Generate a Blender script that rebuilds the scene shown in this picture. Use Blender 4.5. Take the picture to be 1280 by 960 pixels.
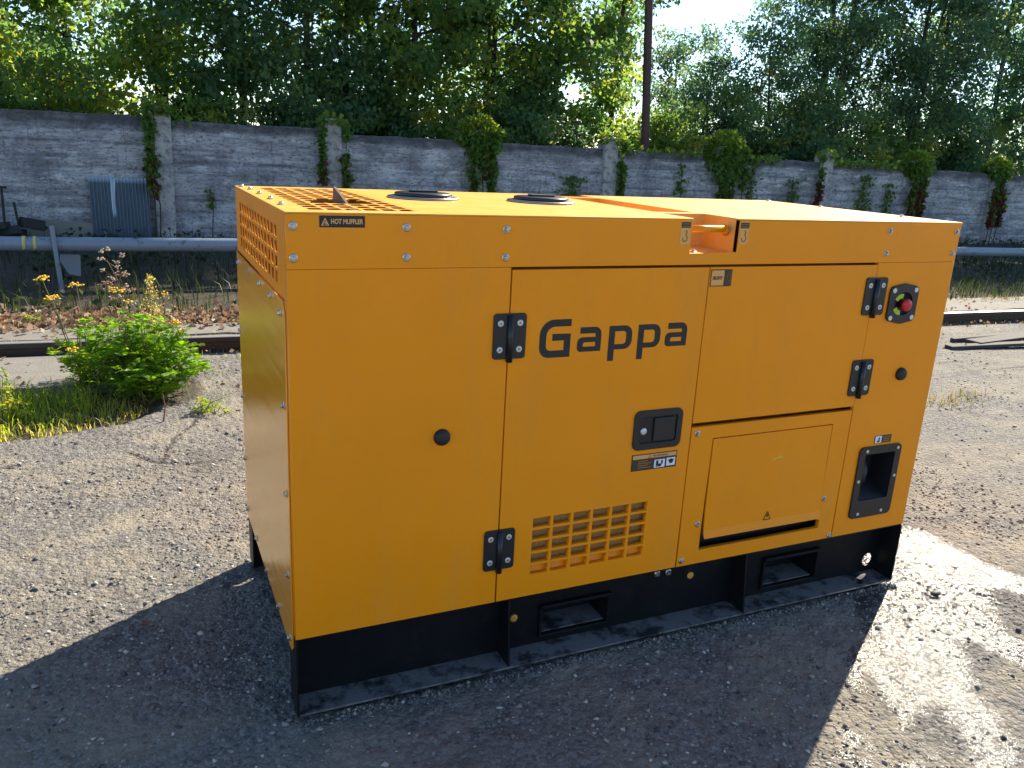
import bpy, bmesh, math, random
import numpy as np
from mathutils import Matrix, Vector, Quaternion

for o in list(bpy.data.objects):
    bpy.data.objects.remove(o)
scene = bpy.context.scene
COL = scene.collection
R = math.radians

# ------------------------------------------------------------------ camera
cam_d = bpy.data.cameras.new('camera')
cam = bpy.data.objects.new('camera', cam_d)
COL.objects.link(cam)
cam_d.sensor_width = 36.0
cam_d.lens = 36.0 * 1028.7 / 1280.0
cam_d.clip_start = 0.05
cam_d.clip_end = 3000
cam.matrix_world = Matrix(((0.910244, 0.069059, -0.408273, -0.33106),
                           (-0.410967, 0.271203, -0.870376, -2.00517),
                           (0.050617, 0.960041, 0.275242, 1.56977),
                           (0, 0, 0, 1)))
scene.camera = cam

# ------------------------------------------------------------------ light
SUN_AZ, SUN_EL = 58.0, 36.0          # azimuth from +y towards +x
sdir = Vector((math.sin(R(SUN_AZ)) * math.cos(R(SUN_EL)), math.cos(R(SUN_AZ)) * math.cos(R(SUN_EL)), math.sin(R(SUN_EL))))
world = bpy.data.worlds.new('World')
scene.world = world
world.use_nodes = True
wn = world.node_tree
wn.nodes.clear()
sky = wn.nodes.new('ShaderNodeTexSky')
sky.sky_type = 'NISHITA'
sky.sun_disc = False
sky.sun_elevation = R(SUN_EL)
sky.sun_rotation = R(SUN_AZ)
sky.altitude = 900
sky.air_density = 1.0
sky.dust_density = 0.15
sky.ozone_density = 2.5
bg = wn.nodes.new('ShaderNodeBackground')
bg.inputs['Strength'].default_value = 0.098
wo = wn.nodes.new('ShaderNodeOutputWorld')
wn.links.new(sky.outputs[0], bg.inputs[0])
wn.links.new(bg.outputs[0], wo.inputs[0])

sl = bpy.data.lights.new('sun', 'SUN')
sl.energy = 5.0
sl.angle = R(0.53)
sl.color = (1.0, 0.895, 0.72)
sun = bpy.data.objects.new('sun', sl)
COL.objects.link(sun)
sun.rotation_euler = sdir.to_track_quat('Z', 'Y').to_euler()
sun.location = (6, 4, 8)

scene.view_settings.view_transform = 'Standard'
scene.view_settings.look = 'None'
scene.view_settings.exposure = 1.33
scene.view_settings.gamma = 1.0
scene.view_settings.use_curve_mapping = False
scene.render.engine = 'CYCLES'
scene.cycles.max_bounces = 5
scene.cycles.diffuse_bounces = 3
scene.cycles.transmission_bounces = 4
scene.cycles.glossy_bounces = 3
scene.cycles.transparent_max_bounces = 8

# ------------------------------------------------------------------ helpers
def s2l(r, g, b):
    f = lambda c: ((c / 255 + 0.055) / 1.055) ** 2.4 if c / 255 > 0.04045 else c / 255 / 12.92
    return (f(r), f(g), f(b), 1.0)

def mat(name, color=(.5, .5, .5, 1), rough=.5, metal=0.0, spec=.5, coat=0.0, coat_rough=.1):
    m = bpy.data.materials.new(name)
    m.use_nodes = True
    b = m.node_tree.nodes['Principled BSDF']
    b.inputs['Base Color'].default_value = color if len(color) == 4 else (*color, 1)
    b.inputs['Roughness'].default_value = rough
    b.inputs['Metallic'].default_value = metal
    b.inputs['Specular IOR Level'].default_value = spec
    b.inputs['Coat Weight'].default_value = coat
    b.inputs['Coat Roughness'].default_value = coat_rough
    return m

class NT:
    """tiny node helper"""
    def __init__(s, m):
        s.m = m; s.t = m.node_tree; s.b = s.t.nodes.get('Principled BSDF')
        s.obj = None
    def n(s, typ, **kw):
        nd = s.t.nodes.new(typ)
        for k, v in kw.items():
            if k in nd.inputs.keys():
                s.set(nd.inputs[k], v)
            else:
                setattr(nd, k, v)
        return nd
    def set(s, inp, v):
        if hasattr(v, 'is_output') or isinstance(v, bpy.types.NodeSocket):
            s.t.links.new(v, inp)
        else:
            inp.default_value = v
    def coord(s, scale=(1, 1, 1), which='Object'):
        tc = s.n('ShaderNodeTexCoord')
        mp = s.n('ShaderNodeMapping')
        s.t.links.new(tc.outputs[which], mp.inputs['Vector'])
        mp.inputs['Scale'].default_value = scale
        return mp.outputs[0]
    def noise(s, vec, scale=5, detail=4, rough=.55, dist=0.0):
        nd = s.n('ShaderNodeTexNoise')
        s.t.links.new(vec, nd.inputs['Vector'])
        nd.inputs['Scale'].default_value = scale; nd.inputs['Detail'].default_value = detail
        nd.inputs['Roughness'].default_value = rough; nd.inputs['Distortion'].default_value = dist
        return nd.outputs['Fac']
    def voro(s, vec, scale=10, feature='F1', out='Distance'):
        nd = s.n('ShaderNodeTexVoronoi', feature=feature)
        s.t.links.new(vec, nd.inputs['Vector'])
        nd.inputs['Scale'].default_value = scale
        return nd.outputs[out]
    def ramp(s, fac, stops, interp='LINEAR'):
        nd = s.n('ShaderNodeValToRGB')
        nd.color_ramp.interpolation = interp
        e = nd.color_ramp.elements
        while len(e) < len(stops): e.new(.5)
        for i, (p, c) in enumerate(stops):
            e[i].position = p
            e[i].color = c if isinstance(c, (tuple, list)) else (c, c, c, 1)
        s.t.links.new(fac, nd.inputs[0])
        return nd.outputs[0]
    def mix(s, fac, a, b, mode='MIX'):
        nd = s.n('ShaderNodeMix', data_type='RGBA', blend_type=mode)
        s.set(nd.inputs['Factor'], fac)
        for v, i in ((a, 6), (b, 7)):
            s.set(nd.inputs[i], v)
        return nd.outputs[2]
    def math(s, op, a, b=0.0, clamp=False):
        nd = s.n('ShaderNodeMath', operation=op, use_clamp=clamp)
        s.set(nd.inputs[0], a); s.set(nd.inputs[1], b)
        return nd.outputs[0]
    def attr(s, name, out='Fac'):
        return s.n('ShaderNodeAttribute', attribute_name=name).outputs[out]
    def bump(s, h, strength=.3, dist=.01, normal=None):
        nd = s.n('ShaderNodeBump')
        nd.inputs['Strength'].default_value = strength; nd.inputs['Distance'].default_value = dist
        s.t.links.new(h, nd.inputs['Height'])
        if normal is not None: s.t.links.new(normal, nd.inputs['Normal'])
        return nd.outputs[0]
    def to(s, inp, v):
        s.set(s.b.inputs[inp], v)

def tag(o, label=None, cat=None, group=None, kind=None):
    if label: o['label'] = label
    if cat: o['category'] = cat
    if group: o['group'] = group
    if kind: o['kind'] = kind
    return o

def link(o, parent=None):
    COL.objects.link(o)
    if parent is not None: o.parent = parent
    return o

def empty(name, loc=(0, 0, 0), rz=0.0, parent=None):
    o = bpy.data.objects.new(name, None)
    o.empty_display_size = .1
    o.location = loc; o.rotation_euler = (0, 0, rz)
    return link(o, parent)

def me_from(name, v, f, m=None, smooth=False):
    me = bpy.data.meshes.new(name)
    me.from_pydata([tuple(map(float, p)) for p in v], [], [tuple(map(int, q)) for q in f])
    me.update()
    if m is not None: me.materials.append(m)
    if smooth: me.polygons.foreach_set('use_smooth', [True] * len(me.polygons))
    return me

def np_mesh(name, verts, quads, m=None, smooth=False):
    """fast mesh from arrays; quads (n,4) or tris (n,3)"""
    verts = np.asarray(verts, np.float32); quads = np.asarray(quads, np.int32)
    k = quads.shape[1]; n = len(quads)
    me = bpy.data.meshes.new(name)
    me.vertices.add(len(verts)); me.vertices.foreach_set('co', verts.ravel())
    me.loops.add(n * k); me.loops.foreach_set('vertex_index', quads.ravel())
    me.polygons.add(n)
    me.polygons.foreach_set('loop_start', np.arange(0, n * k, k, dtype=np.int32))
    me.polygons.foreach_set('loop_total', np.full(n, k, np.int32))
    if smooth: me.polygons.foreach_set('use_smooth', np.ones(n, bool))
    me.update(calc_edges=True)
    me.validate()
    if m is not None: me.materials.append(m)
    return me

def ob(name, me, parent=None, loc=None, rot=None):
    o = bpy.data.objects.new(name, me)
    if loc is not None: o.location = loc
    if rot is not None: o.rotation_euler = rot
    return link(o, parent)

class MB:
    """collects boxes / tubes / prisms and links them as ONE mesh object"""
    def __init__(s): s.v = []; s.f = []
    def add(s, v, f):
        b = len(s.v); s.v += [tuple(p) for p in v]; s.f += [tuple(i + b for i in q) for q in f]; return s
    def box(s, x0, x1, y0, y1, z0, z1, M=None):
        v = [(x, y, z) for z in (z0, z1) for y in (y0, y1) for x in (x0, x1)]
        if M is not None: v = [tuple(M @ Vector(p)) for p in v]
        return s.add(v, [(0, 2, 3, 1), (4, 5, 7, 6), (0, 1, 5, 4), (2, 6, 7, 3), (0, 4, 6, 2), (1, 3, 7, 5)])
    def tube(s, pts, rad, n=8, cap=True):
        pts = [Vector(p) for p in pts]
        if not isinstance(rad, (list, tuple)): rad = [rad] * len(pts)
        v = []; f = []
        up = Vector((0, 0, 1))
        for i, p in enumerate(pts):
            d = (pts[min(i + 1, len(pts) - 1)] - pts[max(i - 1, 0)]).normalized()
            a = d.cross(up if abs(d.z) < .95 else Vector((1, 0, 0))).normalized(); b = a.cross(d).normalized()
            for k in range(n):
                t = 2 * math.pi * k / n
                v.append(p + (a * math.cos(t) + b * math.sin(t)) * rad[i])
        for i in range(len(pts) - 1):
            for k in range(n):
                f.append((i * n + k, i * n + (k + 1) % n, (i + 1) * n + (k + 1) % n, (i + 1) * n + k))
        if cap:
            f.append(tuple(range(n))[::-1]); f.append(tuple((len(pts) - 1) * n + k for k in range(n)))
        return s.add(v, f)
    def lathe(s, prof, n=16, M=None):
        """prof: (r, z) list around local z"""
        v = []; f = []
        for r, z in prof:
            for k in range(n):
                t = 2 * math.pi * k / n
                v.append(Vector((r * math.cos(t), r * math.sin(t), z)))
        for i in range(len(prof) - 1):
            for k in range(n):
                f.append((i * n + k, i * n + (k + 1) % n, (i + 1) * n + (k + 1) % n, (i + 1) * n + k))
        f.append(tuple(range(n))[::-1]); f.append(tuple((len(prof) - 1) * n + k for k in range(n)))
        if M is not None: v = [M @ p for p in v]
        return s.add(v, f)
    def prism(s, poly, axis, a, b):
        n = len(poly)
        def P(u, w, t): return {'x': (t, u, w), 'y': (u, t, w), 'z': (u, w, t)}[axis]
        v = [P(u, w, a) for u, w in poly] + [P(u, w, b) for u, w in poly]
        f = [tuple(range(n)), tuple(range(2 * n - 1, n - 1, -1))] + [(k, k + n, (k + 1) % n + n, (k + 1) % n) for k in range(n)]
        return s.add(v, f)
    def mesh(s, name, m=None, smooth=False):
        me = me_from(name, s.v, s.f, m, smooth)
        bm = bmesh.new(); bm.from_mesh(me); bmesh.ops.recalc_face_normals(bm, faces=bm.faces); bm.to_mesh(me); bm.free()
        return me
    def build(s, name, m=None, parent=None, smooth=False, bevel=0.0, loc=None):
        o = ob(name, s.mesh(name, m, smooth), parent, loc)
        if bevel:
            md = o.modifiers.new('bevel', 'BEVEL'); md.width = bevel; md.segments = 2; md.limit_method = 'ANGLE'
        return o

def rpoly(pts, rad, n=5):
    """polygon with rounded corners; rad one value or a list"""
    if not isinstance(rad, (list, tuple)): rad = [rad] * len(pts)
    out = []; N = len(pts)
    for i in range(N):
        p = Vector(pts[i]); a = Vector(pts[i - 1]); b = Vector(pts[(i + 1) % N]); r = rad[i]
        if r <= 0: out.append(tuple(p)); continue
        da = (a - p); db = (b - p)
        la, lb = da.length, db.length; da.normalize(); db.normalize()
        ang = math.acos(max(-1, min(1, da.dot(db))))
        t = min(r / math.tan(ang / 2), la * .499, lb * .499); rr = t * math.tan(ang / 2)
        c = p + (da + db).normalized() * (rr / math.sin(ang / 2))
        s = p + da * t - c; e = p + db * t - c
        a0 = math.atan2(s.y, s.x); a1 = math.atan2(e.y, e.x); d = (a1 - a0 + math.pi) % (2 * math.pi) - math.pi
        for k in range(n + 1):
            th = a0 + d * k / n
            out.append((c.x + rr * math.cos(th), c.y + rr * math.sin(th)))
    return out

def rect(x0, x1, z0, z1, r=0.0, n=4):
    p = [(x0, z0), (x1, z0), (x1, z1), (x0, z1)]
    return rpoly(p, r, n) if r else p

def circ(cx, cy, r, n=24):
    return [(cx + r * math.cos(2 * math.pi * k / n), cy + r * math.sin(2 * math.pi * k / n)) for k in range(n)]

FRONT = Matrix(((1, 0, 0, 0), (0, 0, -1, 0), (0, 1, 0, 0), (0, 0, 0, 1)))     # (u,v,w)->(u,-w,v)
LEFT = Matrix(((0, 0, -1, 0), (-1, 0, 0, 0), (0, 1, 0, 0), (0, 0, 0, 1)))     # (u,v,w)->(-w,-u,v)
TOP = Matrix.Identity(4)

def plate_mesh(name, loops, thick, T, off, m, bevel=0.0):
    """flat sheet with holes. loops: outline first, then holes. off: position of the OUTER face along the plane normal."""
    cu = bpy.data.curves.new(name, 'CURVE')
    cu.dimensions = '2D'; cu.fill_mode = 'BOTH'; cu.resolution_u = 1
    cu.extrude = max(thick / 2 - bevel, 1e-5)
    if bevel:
        cu.bevel_depth = bevel; cu.bevel_resolution = 1; cu.offset = -bevel
    for lp in loops:
        sp = cu.splines.new('POLY'); sp.points.add(len(lp) - 1)
        for i, (a, b) in enumerate(lp): sp.points[i].co = (a, b, 0, 1)
        sp.use_cyclic_u = True
    tmp = bpy.data.objects.new('tmp', cu)
    me = bpy.data.meshes.new_from_object(tmp)
    bpy.data.objects.remove(tmp); bpy.data.curves.remove(cu)
    me.transform(Matrix.Translation((0, 0, off - thick / 2)))
    me.transform(T)
    me.name = name
    me.materials.clear()
    if m is not None: me.materials.append(m)
    me.update()
    return me

def plate(name, loops, thick, T, off, m, parent=None, bevel=0.0, loc=None):
    return ob(name, plate_mesh(name, loops, thick, T, off, m, bevel), parent, loc)

def text_mesh(body, size, T, loc, m, sx=1.0, extrude=.0002, align='LEFT', offset=0.0):
    cu = bpy.data.curves.new('text', 'FONT')
    cu.body = body; cu.size = size; cu.extrude = extrude; cu.align_x = align; cu.offset = offset
    cu.resolution_u = 3
    tmp = bpy.data.objects.new('tmp', cu)
    me = bpy.data.meshes.new_from_object(tmp)
    bpy.data.objects.remove(tmp); bpy.data.curves.remove(cu)
    me.transform(Matrix.Diagonal((sx, 1, 1, 1)))
    me.transform(T)
    me.transform(Matrix.Translation(loc))
    me.materials.clear(); me.materials.append(m)
    me.update()
    return me

def vnoise(x, y, seed=0):
    """2-D value noise, arrays"""
    x = np.asarray(x, float); y = np.asarray(y, float)
    xi = np.floor(x).astype(np.int64); yi = np.floor(y).astype(np.int64)
    fx = x - xi; fy = y - yi
    fx = fx * fx * (3 - 2 * fx); fy = fy * fy * (3 - 2 * fy)
    def h(a, b):
        n = (a * 374761393 + b * 668265263 + seed * 974711) & 0x7fffffff
        n = ((n ^ (n >> 13)) * 1274126177) & 0x7fffffff
        n = n ^ (n >> 16)
        return (n & 0xffff) / 65535.0
    return (h(xi, yi) * (1 - fx) + h(xi + 1, yi) * fx) * (1 - fy) + (h(xi, yi + 1) * (1 - fx) + h(xi + 1, yi + 1) * fx) * fy

def fbm(x, y, seed=0, octv=4):
    s = 0; a = .5; t = 0
    for k in range(octv):
        s = s + a * vnoise(x * 2 ** k, y * 2 ** k, seed + k * 17); t += a; a *= .5
    return s / t

def in_poly(px, py, poly):
    inside = np.zeros(px.shape, bool); n = len(poly); j = n - 1
    for i in range(n):
        xi, yi = poly[i]; xj, yj = poly[j]
        c = ((yi > py) != (yj > py)) & (px < (xj - xi) * (py - yi) / (yj - yi + 1e-12) + xi)
        inside ^= c; j = i
    return inside

def poly_dist(px, py, poly, closed=True):
    d = np.full(px.shape, 1e9); n = len(poly)
    for i in range(n if closed else n - 1):
        ax, ay = poly[i]; bx, by = poly[(i + 1) % n]
        dx, dy = bx - ax, by - ay
        t = np.clip(((px - ax) * dx + (py - ay) * dy) / (dx * dx + dy * dy + 1e-12), 0, 1)
        d = np.minimum(d, np.hypot(px - ax - t * dx, py - ay - t * dy))
    return d

def add_attr(me, name, arr, domain='POINT'):
    a = me.attributes.new(name, 'FLOAT', domain)
    a.data.foreach_set('value', np.asarray(arr, np.float32))

# ------------------------------------------------------------------ materials
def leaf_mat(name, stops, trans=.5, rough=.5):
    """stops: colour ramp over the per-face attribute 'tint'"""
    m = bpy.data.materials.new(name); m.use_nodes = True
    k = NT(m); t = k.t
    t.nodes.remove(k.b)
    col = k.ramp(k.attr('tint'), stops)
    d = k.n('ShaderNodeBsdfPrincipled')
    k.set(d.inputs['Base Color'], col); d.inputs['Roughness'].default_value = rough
    d.inputs['Specular IOR Level'].default_value = .35
    tr = k.n('ShaderNodeBsdfTranslucent')
    hs = k.n('ShaderNodeHueSaturation'); hs.inputs['Saturation'].default_value = 1.12; hs.inputs['Value'].default_value = 2.4
    hs.inputs['Hue'].default_value = .485
    k.set(hs.inputs['Color'], col); k.set(tr.inputs['Color'], hs.outputs[0])
    mx = k.n('ShaderNodeMixShader'); mx.inputs[0].default_value = trans
    t.links.new(d.outputs[0], mx.inputs[1]); t.links.new(tr.outputs[0], mx.inputs[2])
    out = [n for n in t.nodes if n.type == 'OUTPUT_MATERIAL'][0]
    t.links.new(mx.outputs[0], out.inputs[0])
    return m

def paint_mat(name, base, rough, wave=.0):
    m = mat(name, base, rough, spec=.30)
    k = NT(m); v = k.coord()
    n1 = k.noise(v, 3.0, 5, .6)
    n2 = k.noise(v, 900, 2, .5)
    n3 = k.noise(k.coord((1, 1, .35)), 2.2, 2, .5)
    dust = k.noise(v, 26, 6, .65)
    c = k.mix(k.ramp(n1, [(.35, 0.0), (.75, 1.0)]), base, tuple(x * .93 for x in base[:3]) + (1,))
    c = k.mix(k.math('MULTIPLY', k.ramp(dust, [(.55, 0.0), (.8, 1.0)]), .06), c, (.50, .32, .16, 1))
    sm = k.noise(k.coord((1, 1, .22)), 7, 6, .7, .3)
    c = k.mix(k.math('MULTIPLY', k.ramp(sm, [(.52, 0.0), (.74, 1.0)]), .18), c, (.50, .26, .08, 1))
    scr = k.noise(k.coord((14, 1, 160)), 3, 3, .6)
    c = k.mix(k.math('MULTIPLY', k.ramp(scr, [(.70, 0.0), (.74, 1.0)]), .10), c, (.95, .55, .18, 1))
    k.to('Base Color', c)
    k.to('Roughness', k.math('ADD', k.math('MULTIPLY', k.noise(v, 9, 6, .7), .26), rough - .13))
    b1 = k.bump(n3, .7, .006 if not wave else wave)
    k.to('Normal', k.bump(n2, .07, .0006, b1))
    return m

M = {}
YEL = (.94, .300, .003, 1)
M['yellow'] = paint_mat('yellow_paint', YEL, .36)
m = M['yellow_gloss'] = mat('yellow_gloss_paint', (.88, .34, .012, 1), .18, coat=.3, coat_rough=.15)
k = NT(m)
k.to('Normal', k.bump(k.noise(k.coord((1, .22, 11)), 2.4, 3, .45), .5, .005))
k.to('Roughness', k.math('ADD', k.math('MULTIPLY', k.noise(k.coord((1, .6, 30)), 6, 4, .6), .10), .16))
# dusty roof paint with wiped streaks
m = M['roof'] = mat('dusty_roof_paint', YEL, .55, spec=.16)
k = NT(m); v = k.coord()
st = k.noise(k.coord((1.2, 9, 1)), 5, 6, .65)
bl = k.noise(v, 9, 6, .6)
f = k.math('MULTIPLY', k.ramp(st, [(.38, 0.0), (.75, 1.0)]), k.ramp(bl, [(.3, .35), (.7, 1.0)]))
k.to('Base Color', k.mix(k.math('ADD', k.math('MULTIPLY', f, .85), .10), (.86, .35, .02, 1), (.70, .47, .22, 1)))
k.to('Roughness', k.math('ADD', k.math('MULTIPLY', f, .22), .40))
k.to('Normal', k.bump(k.noise(v, 2.5, 2), .4, .004))

m = M['black'] = mat('black_chassis_paint', (.012, .013, .016, 1), .42, spec=.22)
k = NT(m); v = k.coord()
f = k.ramp(k.noise(v, 18, 6, .7), [(.5, 0.0), (.85, 1.0)])
k.to('Base Color', k.mix(k.math('MULTIPLY', f, .35), (.006, .007, .009, 1), (.035, .035, .036, 1)))
k.to('Roughness', k.math('ADD', k.math('MULTIPLY', k.noise(v, 7, 4), .3), .3))
m = M['dusty_and_lit_black'] = mat('flange_dust_and_lit_floor', (.08, .08, .08, 1), .85)  # dust on the flange; also lightens the pocket floors as if lit
k = NT(m); v = k.coord()
f = k.ramp(k.noise(v, 9, 7, .7), [(.40, 0.0), (.52, 1.0)])
k.to('Base Color', k.mix(f, (.014, .014, .016, 1), k.mix(k.noise(k.coord((1, 3, 1)), 60, 5, .7), (.06, .06, .06, 1), (.23, .225, .22, 1))))
M['plastic'] = mat('black_plastic', (.010, .012, .016, 1), .38)
M['plastic_dark'] = mat('dark_recess_plastic', (.006, .006, .008, 1), .5)
M['rubber'] = mat('black_rubber', (.012, .012, .013, 1), .6)
m = M['zinc'] = mat('zinc_bolt', (.50, .48, .45, 1), .32, 1.0)
M['steel'] = mat('dull_steel', (.30, .30, .31, 1), .35, 1.0)
M['washer'] = mat('pale_washer', (.62, .62, .60, 1), .42, .5)
M['ink'] = mat('black_print', (.010, .010, .011, 1), .5)
M['peach'] = mat('orange_print', (.72, .36, .13, 1), .5)
M['white_print'] = mat('white_print', (.72, .74, .80, 1), .5)
M['brown_print'] = mat('brown_print', (.05, .028, .016, 1), .55)
M['red'] = mat('red_plastic', (.58, .016, .02, 1), .35)
M['lime'] = mat('lime_print', (.42, .52, .03, 1), .5)
M['sticker_clear'] = mat('clear_label', (.74, .37, .10, 1), .45)
M['hook_ink'] = mat('hook_print', (.28, .14, .04, 1), .5)
m = M['foam'] = mat('grey_foam', (.42, .24, .07, 1), .95)
k = NT(m); k.to('Normal', k.bump(k.voro(k.coord(), 160), .8, .004))
m = M['rust'] = mat('rusty_plate', (.10, .065, .05, 1), .8)
k = NT(m); v = k.coord()
k.to('Base Color', k.mix(k.ramp(k.noise(v, 30, 6, .7), [(.35, 0.0), (.7, 1.0)]), (.09, .07, .06, 1), (.17, .085, .045, 1)))
k.to('Normal', k.bump(k.noise(v, 120, 4), .3, .002))
M['scuff'] = mat('scuffed_paint', (.80, .42, .03, 1), .5)
M['brass'] = mat('yellow_plug', (.65, .33, .05, 1), .45)

# ---- asphalt
m = M['asphalt'] = mat('worn_asphalt', (.2, .19, .17, 1), .9)
k = NT(m); v = k.coord()
wet = k.attr('wet'); soil = k.attr('soil'); crack = k.attr('crack')
big = k.noise(v, .9, 4, .6)
mid = k.noise(v, 6, 5, .65)
vc = k.voro(v, 95, 'F1', 'Color'); vd = k.voro(v, 95, 'F1', 'Distance')
vc2 = k.voro(v, 42, 'F1', 'Color'); vd2 = k.voro(v, 42, 'F1', 'Distance')
sep = k.n('ShaderNodeSeparateColor'); k.set(sep.inputs[0], vc)
sep2 = k.n('ShaderNodeSeparateColor'); k.set(sep2.inputs[0], vc2)
fine = k.noise(v, 260, 3, .6)
stone = k.ramp(sep.outputs[0], [(0.0, (.046, .047, .050, 1)), (.4, (.165, .166, .168, 1)), (.75, (.265, .262, .255, 1)), (1.0, (.43, .42, .40, 1))])
stone2 = k.ramp(sep2.outputs[1], [(0.0, (.088, .09, .095, 1)), (.6, (.215, .213, .208, 1)), (1.0, (.37, .36, .34, 1))])
agg = k.mix(k.ramp(vd2, [(.28, 0.0), (.45, 1.0)]), stone2, stone)
agg = k.mix(k.math('MULTIPLY', k.ramp(fine, [(.3, 1.0), (.6, 0.0)]), .45), agg, (.06, .057, .055, 1))
sand = k.mix(fine, (.21, .175, .125, 1), (.46, .395, .30, 1))
sandf = k.ramp(k.math('ADD', k.math('MULTIPLY', big, .65), k.math('MULTIPLY', mid, .35)), [(.38, .20), (.60, 1.0)])
base = k.mix(sandf, agg, k.mix(.55, agg, sand))
base = k.mix(k.ramp(k.noise(v, .55, 5, .6), [(.55, 0.0), (.75, .35)]), base, (.11, .105, .10, 1))
pat = k.noise(k.coord((1, 1.6, 1)), 1.7, 7, .68, .5)
base = k.mix(k.ramp(pat, [(.48, 0.0), (.66, .85)]), base, k.mix(fine, (.24, .205, .150, 1), (.52, .45, .34, 1)))
base = k.mix(k.ramp(k.noise(v, 2.6, 7, .7, .4), [(.30, .65), (.44, 0.0)]), base, (.095, .088, .08, 1))
base = k.mix(soil, base, k.mix(mid, (.045, .035, .022, 1), (.12, .095, .06, 1)))
base = k.mix(crack, base, (.03, .027, .024, 1))
base = k.mix(1.0, base, (.74, .755, .775, 1), 'MULTIPLY')
wn_ = k.math('ADD', wet, k.math('MULTIPLY', k.math('ADD', k.math('SUBTRACT', k.noise(v, 9, 9, .74), .5), k.math('MULTIPLY', k.math('SUBTRACT', k.noise(v, 110, 2, .6), .5), .5)), 1.6))
wetm = k.ramp(wn_, [(.44, 0.0), (.54, 1.0)])
base = k.mix(wetm, base, k.mix(1.0, base, (.26, .26, .26, 1), 'MULTIPLY'))
k.to('Base Color', base)
film = k.ramp(k.noise(v, 55, 4, .6), [(.35, .10), (.7, .26)])
k.to('Roughness', k.mix(wetm, (.88, .88, .88, 1), film))
k.to('Specular IOR Level', k.mix(wetm, (.25, .25, .25, 1), (.55, .55, .55, 1)))
h = k.math('ADD', k.math('MULTIPLY', k.math('SUBTRACT', 1.0, vd), .55), k.math('MULTIPLY', k.math('SUBTRACT', 1.0, vd2), .9))
h = k.math('ADD', h, k.math('MULTIPLY', fine, .5))
h = k.math('ADD', h, k.math('MULTIPLY', mid, 1.6))
bn = k.n('ShaderNodeBump'); bn.inputs['Distance'].default_value = .009
k.set(bn.inputs['Strength'], k.mix(wetm, (1, 1, 1, 1), (.50, .50, .50, 1)))
k.set(bn.inputs['Height'], h)
k.to('Normal', bn.outputs[0])

m = M['soil'] = mat('dark_soil', (.04, .033, .024, 1), .95)
k = NT(m); v = k.coord()
k.to('Base Color', k.mix(k.noise(v, 4, 6, .7), (.022, .019, .014, 1), (.085, .066, .043, 1)))
k.to('Normal', k.bump(k.noise(v, 26, 6, .7), .9, .03))

m = M['gravel'] = mat('pale_dirt_strip', (.3, .27, .22, 1), .95)
k = NT(m); v = k.coord()
k.to('Base Color', k.mix(k.noise(v, 3, 7, .7), (.13, .115, .09, 1), k.mix(k.noise(v, 90, 3), (.26, .23, .18, 1), (.42, .38, .31, 1))))
k.to('Normal', k.bump(k.noise(v, 60, 5, .7), .9, .012))

m = M['slab'] = mat('old_concrete_slab', (.3, .28, .25, 1), .92)
k = NT(m); v = k.coord()
k.to('Base Color', k.mix(k.noise(v, 5, 7, .7), (.11, .106, .098, 1), (.27, .25, .215, 1)))
k.to('Normal', k.bump(k.noise(v, 70, 6, .7), .7, .008))

# ---- concrete wall: board-marked, limewashed, mould along the top
m = M['wall'] = mat('board_marked_concrete', (.3, .3, .3, 1), .95)
k = NT(m); v = k.coord()
hs_ = k.noise(k.coord((.55, 1, 5.5)), 2.2, 8, .68)
bl = k.noise(v, 1.6, 7, .65, .4)
fn = k.noise(k.coord((1, 1, 2.2)), 16, 7, .72)
c = k.mix(k.ramp(hs_, [(.34, 0.0), (.66, 1.0)]), (.22, .222, .235, 1), (.62, .61, .60, 1))
c = k.mix(k.ramp(bl, [(.36, .70), (.54, 0.0)]), c, (.13, .13, .14, 1))
c = k.mix(k.ramp(fn, [(.34, .9), (.50, 0.0)]), c, (.06, .06, .066, 1))
c = k.mix(k.ramp(k.noise(k.coord((.5, 1, 3)), 4.0, 8, .75), [(.58, 0.0), (.66, .9)]), c, (.74, .73, .71, 1))
dr_ = k.noise(k.coord((7, 1, .45)), 2.4, 6, .65)
c = k.mix(k.ramp(dr_, [(.58, 0.0), (.70, .55)]), c, (.085, .085, .09, 1))
cr_ = k.n('ShaderNodeTexVoronoi', feature='DISTANCE_TO_EDGE'); cr_.inputs['Scale'].default_value = 1.1
wv = k.n('ShaderNodeVectorMath', operation='ADD'); k.set(wv.inputs[0], v)
nz = k.n('ShaderNodeTexNoise'); nz.inputs['Scale'].default_value = 3.5; nz.inputs['Detail'].default_value = 6; k.set(nz.inputs['Vector'], v); k.set(wv.inputs[1], nz.outputs['Color'])
k.set(cr_.inputs['Vector'], wv.outputs[0])
c = k.mix(k.math('MULTIPLY', k.ramp(cr_.outputs['Distance'], [(0.0, .8), (.012, 0.0)]), k.ramp(bl, [(.45, 0.0), (.6, 1.0)])), c, (.03, .03, .032, 1))
c = k.mix(k.attr('mould'), c, (.035, .036, .038, 1))
c = k.mix(k.math('MULTIPLY', k.attr('joint'), .55), c, (.05, .05, .052, 1))
k.to('Base Color', c)
k.to('Normal', k.bump(k.math('ADD', fn, k.math('MULTIPLY', hs_, .6)), .8, .02))
m = M['post'] = mat('concrete_post', (.3, .3, .3, 1), .95)
k = NT(m); v = k.coord()
c = k.mix(k.ramp(k.noise(v, 4, 8, .7), [(.35, 0.0), (.65, 1.0)]), (.24, .23, .22, 1), (.52, .50, .46, 1))
c = k.mix(k.ramp(k.noise(v, 14, 7, .7), [(.34, .8), (.5, 0.0)]), c, (.06, .06, .06, 1))
k.to('Base Color', c)
k.to('Normal', k.bump(k.noise(v, 35, 6, .7), .7, .01))

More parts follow.
